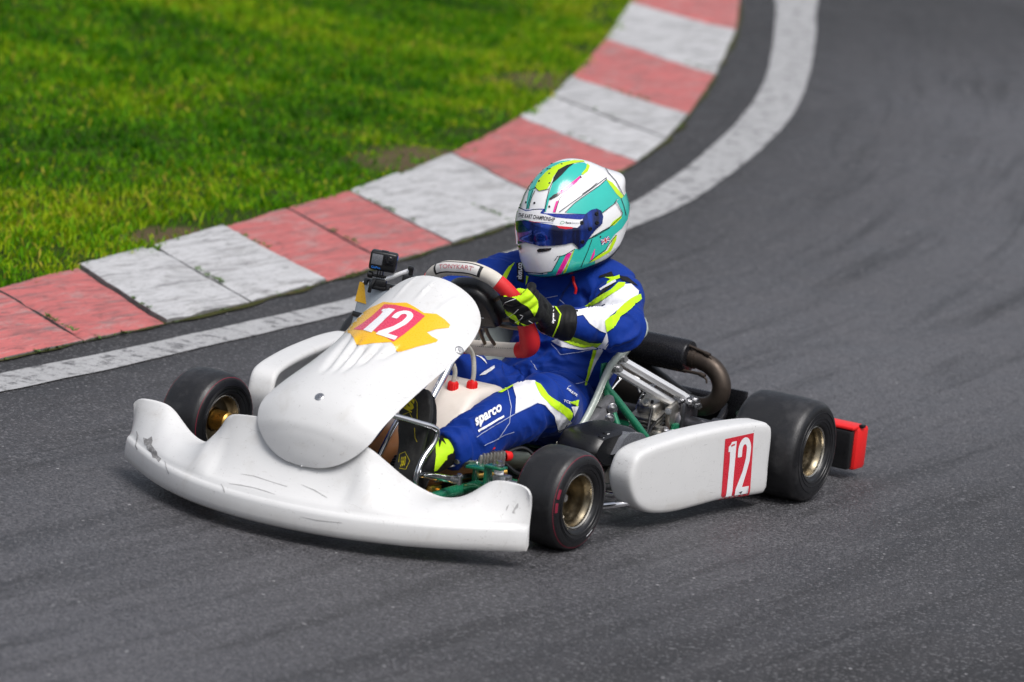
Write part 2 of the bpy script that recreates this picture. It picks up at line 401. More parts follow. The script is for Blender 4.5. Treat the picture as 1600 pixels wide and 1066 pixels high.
def decal(mb, bvh, fr, poly, off=.0008, step=.006, mi=0, holes=(), span=0):
    """fill the outline with small triangles and lay them on the surface"""
    pts = []; edges = []
    def loop(pl):
        s0 = len(pts)
        for i, (x, y) in enumerate(pl):
            x2, y2 = pl[(i+1) % len(pl)]; L = math.hypot(x2-x, y2-y); k = max(1, int(L/step))
            for j in range(k): pts.append((x+(x2-x)*j/k, y+(y2-y)*j/k))
        e0 = len(pts)
        for i in range(s0, e0): edges.append((i, i+1 if i+1 < e0 else s0))
    loop(poly)
    for h in holes: loop(h)
    xs = [p[0] for p in poly]; ys = [p[1] for p in poly]
    def inside(x, y):
        c = False
        for pl in (poly, *holes):
            j = len(pl)-1
            for i in range(len(pl)):
                if (pl[i][1] > y) != (pl[j][1] > y) and x < (pl[j][0]-pl[i][0])*(y-pl[i][1])/(pl[j][1]-pl[i][1])+pl[i][0]: c = not c
                j = i
        return c
    x = min(xs)+step*.5; r = 0
    while x < max(xs):
        y = min(ys)+step*(.3 if r % 2 else .8)
        while y < max(ys):
            if inside(x, y): pts.append((x, y))
            y += step
        x += step*.9; r += 1
    vs, es, fs, *_ = delaunay_2d_cdt([Vector(p) for p in pts], edges, [], 0, 1e-6)
    out = []; ok = []; last = 0.0
    for q in vs:
        h = drop(bvh, fr, q.x, q.y, off, last)
        if h: last = h[1]*.0+last if False else h[1]
        out.append(h[0] if h else fr.O); ok.append(h is not None)
    ff = []
    for f in fs:
        cx = sum(vs[i].x for i in f)/len(f); cy = sum(vs[i].y for i in f)/len(f)
        if not inside(cx, cy): continue
        if not all(ok[i] for i in f): continue
        # skip triangles that bridge a depth step
        L = max((out[f[i]]-out[f[i-1]]).length for i in range(len(f)))
        if L > (span or step*7): continue
        a, b, c = (out[i] for i in f[:3])
        if (b-a).cross(c-a).dot(fr.D) > 0: f = list(reversed(f))
        ff.append(tuple(f))
    mb.add(out, ff, mi)
def line_poly(pts, wdt):
    """a thin band along a poly-line, as an outline"""
    P = [Vector(p) for p in pts]; l = []; r = []
    wd = wdt if isinstance(wdt, (list, tuple)) else [wdt]*len(P)
    for i, p in enumerate(P):
        t = (P[min(i+1, len(P)-1)]-P[max(0, i-1)]).normalized(); n = Vector((-t.y, t.x))
        l.append(tuple(p+n*wd[i]/2)); r.append(tuple(p-n*wd[i]/2))
    return l+r[::-1]
_font = {}
def text_tris(txt, bold=0.0, shear=0.0, space=1.0):
    """triangulated lettering, normalised to unit cap height, left edge at 0"""
    cu = bpy.data.curves.new('lettering', 'FONT'); cu.body = txt; cu.size = 1; cu.offset = bold; cu.shear = shear; cu.space_character = space; cu.resolution_u = 3
    o = bpy.data.objects.new('lettering', cu); COL.objects.link(o)
    dg = bpy.context.evaluated_depsgraph_get(); me = bpy.data.meshes.new_from_object(o.evaluated_get(dg))
    v = [(q.co.x, q.co.y) for q in me.vertices]; f = [tuple(p.vertices) for p in me.polygons]
    bpy.data.objects.remove(o); bpy.data.curves.remove(cu); bpy.data.meshes.remove(me)
    x0 = min(p[0] for p in v); x1 = max(p[0] for p in v); y0 = min(p[1] for p in v); y1 = max(p[1] for p in v)
    L = .12*(y1-y0); T = []
    st = [t for q in f for t in ([q] if len(q) == 3 else [(q[0], q[i], q[i+1]) for i in range(1, len(q)-1)])]
    ck = {}
    while st:
        t = st.pop()
        e, k = max((math.dist(v[t[i]], v[t[(i+1) % 3]]), i) for i in range(3))
        if e < L: T.append(t); continue
        a, b, c = t[k], t[(k+1) % 3], t[(k+2) % 3]; key = (min(a, b), max(a, b))
        if key not in ck: ck[key] = len(v); v.append(((v[a][0]+v[b][0])/2, (v[a][1]+v[b][1])/2))
        st += [(a, ck[key], c), (ck[key], b, c)]
    return [((x-x0)/(x1-x0), (y-y0)/(y1-y0)) for x, y in v], T
def text_decal(mb, bvh, fr, txt, p0, p1, p2, off=.0015, mi=0, bold=0.0, shear=0.0, space=1.0):
    """p0 lower left, p1 lower right, p2 upper left corners (u,v) of the lettering's box"""
    v, f = text_tris(txt, bold, shear, space)
    out = []; last = 0
    for a, b in v:
        h = drop(bvh, fr, p0[0]+(p1[0]-p0[0])*a+(p2[0]-p0[0])*b, p0[1]+(p1[1]-p0[1])*a+(p2[1]-p0[1])*b, off, last)
        out.append(h[0] if h else fr.O)
    mb.add(out, f, mi)
def apply_mods(o):
    dg = bpy.context.evaluated_depsgraph_get(); me = bpy.data.meshes.new_from_object(o.evaluated_get(dg)); return me
def remesh(mb, voxel, smooth=6, fac=.5):
    """fuse overlapping closed shapes into one continuous skin"""
    me = bpy.data.meshes.new('fuse'); me.from_pydata([tuple(p) for p in mb.v], [], mb.f)
    bm = bmesh.new(); bm.from_mesh(me); bmesh.ops.recalc_face_normals(bm, faces=bm.faces); bm.to_mesh(me); bm.free()
    o = bpy.data.objects.new('fuse', me); COL.objects.link(o)
    r = o.modifiers.new('r', 'REMESH'); r.mode = 'VOXEL'; r.voxel_size = voxel
    s_ = o.modifiers.new('s', 'SMOOTH'); s_.factor = fac; s_.iterations = smooth
    nm = apply_mods(o)
    out = MB(); out.v = [v.co.copy() for v in nm.vertices]; out.f = [tuple(p.vertices) for p in nm.polygons]; out.mi = [0]*len(out.f)
    nrm = [v.normal.copy() for v in nm.vertices]
    bpy.data.objects.remove(o); bpy.data.meshes.remove(me); bpy.data.meshes.remove(nm)
    return out, nrm
# ------------------------------------------------------------------ the track
def sheet(name, rows, mt, z=None):
    b = MB(); b.fixn = False; b.grid(rows); o = b.build(name, mt, smooth=True); o['kind'] = 'structure'; return o
gx = [-160, -60, -25, -16]+[-15+.25*k for k in range(77)]+[5, 8, 14, 30, 160]; gy = [-160, -60, -25, -14, -9]+[-8+.25*k for k in range(57)]+[7, 9, 14, 30, 160]
gb = MB(); gb.fixn = False; gb.grid([[Vector((x, y, 0)) for y in gy] for x in gx])
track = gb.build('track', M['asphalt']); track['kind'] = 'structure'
def dense(P, n): return crom([(x, y, 0) for x, y in P], n)
LINE_IN = [(8, -2.35), (5, -1.93), (3, -1.70), (1.6, -1.585), (.617, -1.547), (-.019, -1.547), (-.748, -1.570), (-1.363, -1.600), (-2.25, -1.69), (-3.15, -1.83), (-4.04, -2.016), (-4.825, -2.247), (-5.605, -2.504), (-6.623, -2.869), (-7.727, -3.313), (-8.913, -3.854), (-10.08, -4.415), (-11.2, -4.971), (-13, -5.95), (-16, -7.9), (-20, -11)]
LINE_OUT = [(8, -2.15), (5, -1.74), (3, -1.52), (1.7, -1.42), (.819, -1.399), (.196, -1.405), (-.541, -1.435), (-1.25, -1.475), (-2.05, -1.55), (-2.85, -1.635), (-3.60, -1.76), (-4.35, -1.925), (-5.1, -2.145), (-6.05, -2.455), (-7.1, -2.84), (-8.25, -3.33), (-9.45, -3.88), (-10.7, -4.48), (-12.5, -5.4), (-15.6, -7.45), (-19.7, -10.6)]
n = 160
a, b = dense(LINE_IN, n), dense(LINE_OUT, n)
rows = []
for k, (p, q) in enumerate(zip(a, b)):
    e1 = .018*(noise.noise(p*4.0)); e2 = .018*(noise.noise(q*4.0+Vector((9, 0, 0))))
    nn = (q-p).normalized()
    rows.append([(p+nn*e1)*(1-t)+(q+nn*e2)*t+Vector((0, 0, .004)) for t in lin(0, 1, 5)])
sheet('edge_line', rows, M['line'])

# vignette painted as albedo: paler band beside the edge line, darker away from it
edge_np = np.array([[p.x, p.y] for p in b])
wear_vignette = track.data.attributes.new('wear_vignette', 'FLOAT', 'POINT'); vals = []
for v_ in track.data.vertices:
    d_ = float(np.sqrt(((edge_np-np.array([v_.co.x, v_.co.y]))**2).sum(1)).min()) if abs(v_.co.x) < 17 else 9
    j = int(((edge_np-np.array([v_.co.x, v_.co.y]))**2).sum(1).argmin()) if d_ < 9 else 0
    lane_ = math.exp(-((d_-1.4)/1.5)**2) if v_.co.y > edge_np[j][1] else .22          # flat low value behind the line
    far = min(1, max(.25, (v_.co.x+13)/5))                                            # far end darkened in the colour to paint a corner vignette
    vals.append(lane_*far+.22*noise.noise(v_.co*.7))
wear_vignette.data.foreach_set('value', vals)
ar = np.concatenate([[0], np.cumsum(np.sqrt((np.diff(edge_np, axis=0)**2).sum(1)))]); lane = track.data.attributes.new('lane', 'FLOAT_VECTOR', 'POINT'); lv = []
for v_ in track.data.vertices:
    dd_ = np.sqrt(((edge_np-np.array([v_.co.x, v_.co.y]))**2).sum(1)); j = int(dd_.argmin())
    wgt = np.exp(-((dd_-dd_[j])/.12)**2); lv += [float(dd_[j]), float((wgt*ar).sum()/wgt.sum()), 0.0]
lane.data.foreach_set('vector', lv)

KO = [(3.2, -1.93), (2.6, -1.84), (2.05, -1.76), (1.5, -1.70), (1.0, -1.665), (.486, -1.652), (.032, -1.670), (-.423, -1.688), (-.958, -1.725), (-1.511, -1.788), (-2.002, -1.851), (-2.554, -1.928), (-3.130, -2.022), (-3.688, -2.140), (-4.299, -2.300), (-4.996, -2.508), (-5.733, -2.757), (-6.439, -3.030), (-7.853, -3.62), (-9.561, -4.38), (-10.794, -4.984), (-11.9, -5.55), (-13.1, -6.25), (-14.3, -7.05)]
KI = [(3.35, -2.40), (2.7, -2.30), (2.1, -2.20), (1.50, -2.12), (.95, -2.07), (.38, -2.05), (-.110, -2.10), (-.654, -2.18), (-1.187, -2.262), (-1.727, -2.345), (-2.257, -2.425), (-2.813, -2.515), (-3.336, -2.630), (-4.018, -2.800), (-4.639, -2.985), (-5.186, -3.165), (-5.919, -3.420), (-6.535, -3.665), (-7.973, -4.277), (-9.476, -4.953), (-10.4, -5.43), (-11.6, -6.05), (-12.8, -6.75), (-14.0, -7.55)]
KCOL = 'wwrrrrrwwrrwwrrwwrwrrww'
kerb = empty('kerb', (-2.5, -2.2, 0)); kerb['kind'] = 'structure'
def kpt(A, B, t, s):
    p = Vector((*A, 0)).lerp(Vector((*B, 0)), t); return p
rng = random.Random(4)
for i in range(len(KO)-1):
    o0, o1, i0, i1 = (Vector((*q, 0)) for q in (KO[i], KO[i+1], KI[i], KI[i+1]))
    gap = .007
    du = (o1-o0).normalized()*gap; di = (i1-i0).normalized()*gap
    NU, NV = 14, 18
    top = []; tilt = rng.uniform(-.004, .004); rise = rng.uniform(-.004, .004)
    for a_ in range(NV+1):
        t = a_/NV; row = []
        for b_ in range(NU+1):
            s_ = b_/NU
            p = (o0+du).lerp(o1-du, s_).lerp((i0+di).lerp(i1-di, s_), t)
            z = .018+.062*t**1.15+tilt*(s_-.5)*2+rise
            e = min(s_, 1-s_, t, 1-t)
            if e < .5/NU: z -= .006
            z += .0045*noise.noise(p*6)+.002*noise.noise(p*21)
            # broken edges
            ch = noise.noise(p*9+Vector((0, 0, i)))
            if e < 1.2/NU and ch > .25: z -= .012*(ch-.25)*2
            row.append(Vector((p.x+.004*noise.noise(p*11), p.y+.004*noise.noise(p*13), z)))
        top.append(row)
    mb = MB(); mb.grid(top, 0)
    rim = [top[0][j] for j in range(NU+1)]+[top[k][NU] for k in range(1, NV+1)]+[top[NV][j] for j in range(NU-1, -1, -1)]+[top[k][0] for k in range(NV-1, 0, -1)]
    mb.grid([rim, [Vector((p.x, p.y, -.03)) for p in rim]], 1, cv=True)
    blk = mb.build('kerb_block', [M['kerb_red'] if KCOL[i] == 'r' else M['kerb_white'], M['concrete']], kerb, ang=50)
# dirt in the joint between kerb and asphalt
rows = []
for k, (p, q) in enumerate(zip(dense(KO, 220), dense([(x+.0, y+.045) for x, y in KO], 220))):
    n_ = .030*noise.noise(p*5); rows.append([p+Vector((0, -.06, .006)), p+Vector((0, 0, .006)), p+Vector((0, .012+max(-.008, n_), .0055))])
sheet('kerb_joint_dirt', rows, M['soil'])

M['verge'] = mat('thatch_and_soil', (.026, .048, .006), .95, spec=.08, var=.5, vs=10, bmp=.8, bs_=60)
def _brown():
    nt = M['verge'].node_tree; b_ = nt.nodes['Principled BSDF']; c0 = b_.inputs['Base Color'].links[0].from_socket
    at = nt.nodes.new('ShaderNodeAttribute'); at.attribute_name = 'bare'
    nt.links.new(mix(nt, c0, mix(nt, (.060, .045, .022), (.125, .095, .055), noise_t(nt, coord(nt), 12, 6, .7)), ramp(nt, at.outputs['Fac'], [(.0, 0), (.45, 1)])), b_.inputs['Base Color'])
_brown()
# verge: soil sheet behind the kerb, then blades
inner = dense(KI, 200)
rows = []
for k, p in enumerate(inner):
    row = []
    for t in (0, .03, .08, .15, .22, .3, .4, .5, .6, .75, .9, 1.1, 1.3, 1.8, 2.5, 3.5, 5, 7, 10, 15, 25):
        q = p+Vector((-.42, -.9, 0)).normalized()*t+Vector((0, .02, 0))
        z = .055+.03*noise.noise(q*.8)*min(1, t*2)+.012*noise.noise(q*4)+min(.12, t*.03)
        row.append(Vector((q.x, q.y, z)))
    rows.append(row)
sheet('verge', rows, M['verge'])
vb = MB(); vb.grid(rows); VB = vb.bvh()
BARE = [(-1.42, -2.38, .20), (-3.75, -2.80, .34), (-6.4, -3.70, .30)]
vo_ = bpy.data.objects['verge']; ba = vo_.data.attributes.new('bare', 'FLOAT', 'POINT')
ba.data.foreach_set('value', [max(1-math.hypot((v_.co.x-bx)/br*.7, (v_.co.y-by)/br*1.2) for bx, by, br in BARE)+.3*noise.noise(v_.co*4) for v_ in vo_.data.vertices])

def grass_mat():
    mt, nt, b = nodes('grass_blades')
    at = nt.nodes.new('ShaderNodeAttribute'); at.attribute_name = 'tint'
    sp = nd(nt, 'ShaderNodeSeparateColor'); nt.links.new(at.outputs['Color'], sp.inputs[0])
    c = ramp(nt, sp.outputs[0], [(0, (.006, .050, .002)), (.28, (.034, .150, .002)), (.55, (.115, .31, .003)), (.80, (.32, .42, .006)), (1, (.45, .38, .05))])
    nt.links.new(c, b.inputs['Base Color']); b.inputs['Roughness'].default_value = .6
    b.inputs['Specular IOR Level'].default_value = .10
    tr = nt.nodes.new('ShaderNodeBsdfTranslucent'); nt.links.new(c, tr.inputs['Color'])
    mx = nt.nodes.new('ShaderNodeMixShader'); mx.inputs[0].default_value = .35
    nt.links.new(b.outputs[0], mx.inputs[1]); nt.links.new(tr.outputs[0], mx.inputs[2])
    nt.links.new(mx.outputs[0], nt.nodes['Material Output'].inputs['Surface'])
    return mt
def inner_y(x):      # y of the kerb's inner edge at x
    return np.interp(-x, [-p.x for p in inner], [p.y for p in inner])
def blades(N, seed, hmin, hmax, name):
    rs = np.random.RandomState(seed)
    V = []; T = []
    pts = []
    while len(pts) < N:
        x = rs.uniform(-13.5, 2.2, 4000); dd = rs.uniform(0, 1, 4000)**1.25*8.5
        y = inner_y(x)+.05*np.maximum(0, np.sin(x*7.3)*np.sin(x*2.9+1))*rs.rand(4000)+.015-dd
        for xx, yy, d0 in zip(x, y, dd):
            # keep to what lies within a few metres of the view
            side = (xx-10.8)*-.4706-(yy-5.635)*-.8622
            q = Vector((xx, yy, 0))
            p1 = noise.noise(q*.55); p2 = noise.noise(q*1.9+Vector((3, 1, 0))); p3 = noise.noise(q*7)
            edge = d0 < .22
            pt_ = max(1-math.hypot((xx-bx)/br*.7, (yy-by)/br*1.2) for bx, by, br in BARE)
            bare = pt_+.5*p3+.25*noise.noise(q*3) > .25 or (edge and noise.noise(q*1.9+Vector((0, 7, 0))) > .18)
            if bare and rs.rand() < .80: continue
            if edge and rs.rand() < .5*(1-d0/.22): continue
            pts.append((xx, yy, d0, p1, p2, p3))
            if len(pts) >= N: break
    verts = np.zeros((N*5, 3), np.float32); tint = np.zeros((N*5, 4), np.float32); faces = np.zeros((N*8,), np.int32)
    for i, (x, y, d0, p1, p2, p3) in enumerate(pts):
        hit = VB.ray_cast(Vector((x, y, 5)), Vector((0, 0, -1)))[0]
        z = hit.z if hit else .06
        tuft = .50+1.0*max(0, p3+.25)+.45*p1
        h = rs.uniform(hmin, hmax)*max(.35, tuft); wd = rs.uniform(.0022, .0048)*(1.25 if d0 > 2 else 1)
        an = rs.uniform(0, 6.283); lean = rs.uniform(.2, 1.4)*h; la = rs.uniform(0, 6.283)+p1*2
        cx, sx = math.cos(an)*wd, math.sin(an)*wd
        lx, ly = math.cos(la)*lean, math.sin(la)*lean
        verts[i*5:i*5+5] = ((x-cx, y-sx, z-.004), (x+cx, y+sx, z-.004), (x-cx*.8+lx*.4, y-sx*.8+ly*.4, z+h*.6), (x+cx*.8+lx*.4, y+sx*.8+ly*.4, z+h*.6), (x+lx, y+ly, z+h*.92))
        t = .46+.30*p1+.26*p2+rs.normal(0, .12)+.12*noise.noise(q*.25+Vector((2, 2, 0)))-.05*min(2.5, d0)*.8+(.12 if d0 < .5 else 0)-.10*(p3)
        if rs.rand() < .05: t += .45
        tint[i*5:i*5+5, 0] = min(1, max(0, t)); tint[i*5:i*5+5, 3] = 1
    me = bpy.data.meshes.new(name)
    idx = np.arange(N)[:, None]*5
    quads = (idx+np.array([[0, 1, 3, 2]])); tris = (idx+np.array([[2, 3, 4]]))
    loops = np.concatenate([quads, tris], 1).ravel()
    me.vertices.add(N*5); me.vertices.foreach_set('co', verts.ravel())
    me.loops.add(N*7); me.loops.foreach_set('vertex_index', loops.astype(np.int32))
    me.polygons.add(N*2)
    st = (np.arange(N)[:, None]*7+np.array([[0, 4]])).ravel(); tot = np.tile([4, 3], N)
    me.polygons.foreach_set('loop_start', st.astype(np.int32))
    try: me.polygons.foreach_set('loop_total', tot.astype(np.int32))
    except Exception: pass
    me.update(calc_edges=True); me.validate()
    at = me.color_attributes.new('tint', 'FLOAT_COLOR', 'POINT'); at.data.foreach_set('color', tint.ravel())
    me.materials.append(M['grass'])
    o = bpy.data.objects.new(name, me); COL.objects.link(o); return o
M['grass'] = grass_mat()
gr = blades(NBLADES, 3, .018, .043, 'grass'); tag(gr, 'mown green grass with yellowed patches on the verge behind the kerb', 'grass', kind='stuff')

# weeds rooted in the kerb joints
wb = MB(); rs = random.Random(8)
def weed(p, s):
    for k in range(rs.randint(6, 14)):
        a_ = rs.uniform(0, 6.28); l = rs.uniform(.4, 1)*s; b0 = p+Vector((rs.uniform(-.5, .5), rs.uniform(-.5, .5), 0))*s*.8
        d_ = Vector((math.cos(a_), math.sin(a_), rs.uniform(.2, .9)))*l; sd = Vector((-d_.y, d_.x, 0)).normalized()*l*.22
        wb.add([b0, b0+d_*.5+sd, b0+d_, b0+d_*.5-sd], [(0, 1, 2, 3)])
for i in (6, 7, 8, 9, 10, 11, 12, 13, 15, 16, 17, 18):
    o_, i_ = Vector((*KO[i], .02)), Vector((*KI[i], .075))
    c_ = rs.uniform(.1, .8)
    for k in range(rs.randint(5, 16)): 
        t = min(1, max(0, rs.gauss(c_, .10))); weed(o_.lerp(i_, t)+Vector((rs.uniform(-.006, .006), 0, .0)), rs.uniform(.008, .020))
for k in range(70):
    i = rs.randint(4, 18); t = rs.random(); p = Vector((*KO[i], .006)).lerp(Vector((*KO[i+1], .006)), t)
    weed(p+Vector((0, .008, 0)), rs.uniform(.006, .02))
wo_ = wb.build('weeds', M['weed']); tag(wo_, 'small weeds growing in the joints of the kerb', 'weeds', kind='stuff')

# dandelions far back in the grass
M['petal'] = mat('yellow_petals', (.80, .52, .02), .6)
def dandelion(loc, r, label):
    rt = empty('dandelion', loc, label, 'flower', 'dandelions in the grass')
    z0 = VB.ray_cast(Vector((loc[0], loc[1], 5)), Vector((0, 0, -1)))[0].z; rt.location.z = z0
    p = Vector((loc[0], loc[1], z0)); bpy.context.view_layer.update()
    MB().tube([p, p+Vector((.004, .002, .06)), p+Vector((.0, .004, .115))], .0022, 6, n=8).build('stem', M['weed'], rt)
    h = MB(); c = p+Vector((0, .004, .115)); rr = random.Random(int(loc[0]*100))
    for k in range(60):
        a_ = rr.uniform(0, 6.28); e = rr.uniform(.05, 1.3); l = r*rr.uniform(.7, 1)
        d_ = Vector((math.cos(a_)*math.cos(e), math.sin(a_)*math.cos(e), math.sin(e)))*l; sd = Vector((-math.sin(a_), math.cos(a_), 0))*r*.14
        h.add([c-sd*.5, c+sd*.5, c+d_+sd, c+d_-sd], [(0, 1, 2, 3)])
    h.build('flower_head', M['petal'], rt)
dandelion((-5.243, -5.537, 0), .030, 'yellow dandelion in the grass at the far left, small')
dandelion((-8.304, -5.035, 0), .042, 'yellow dandelion in the grass near the far end of the kerb, larger')
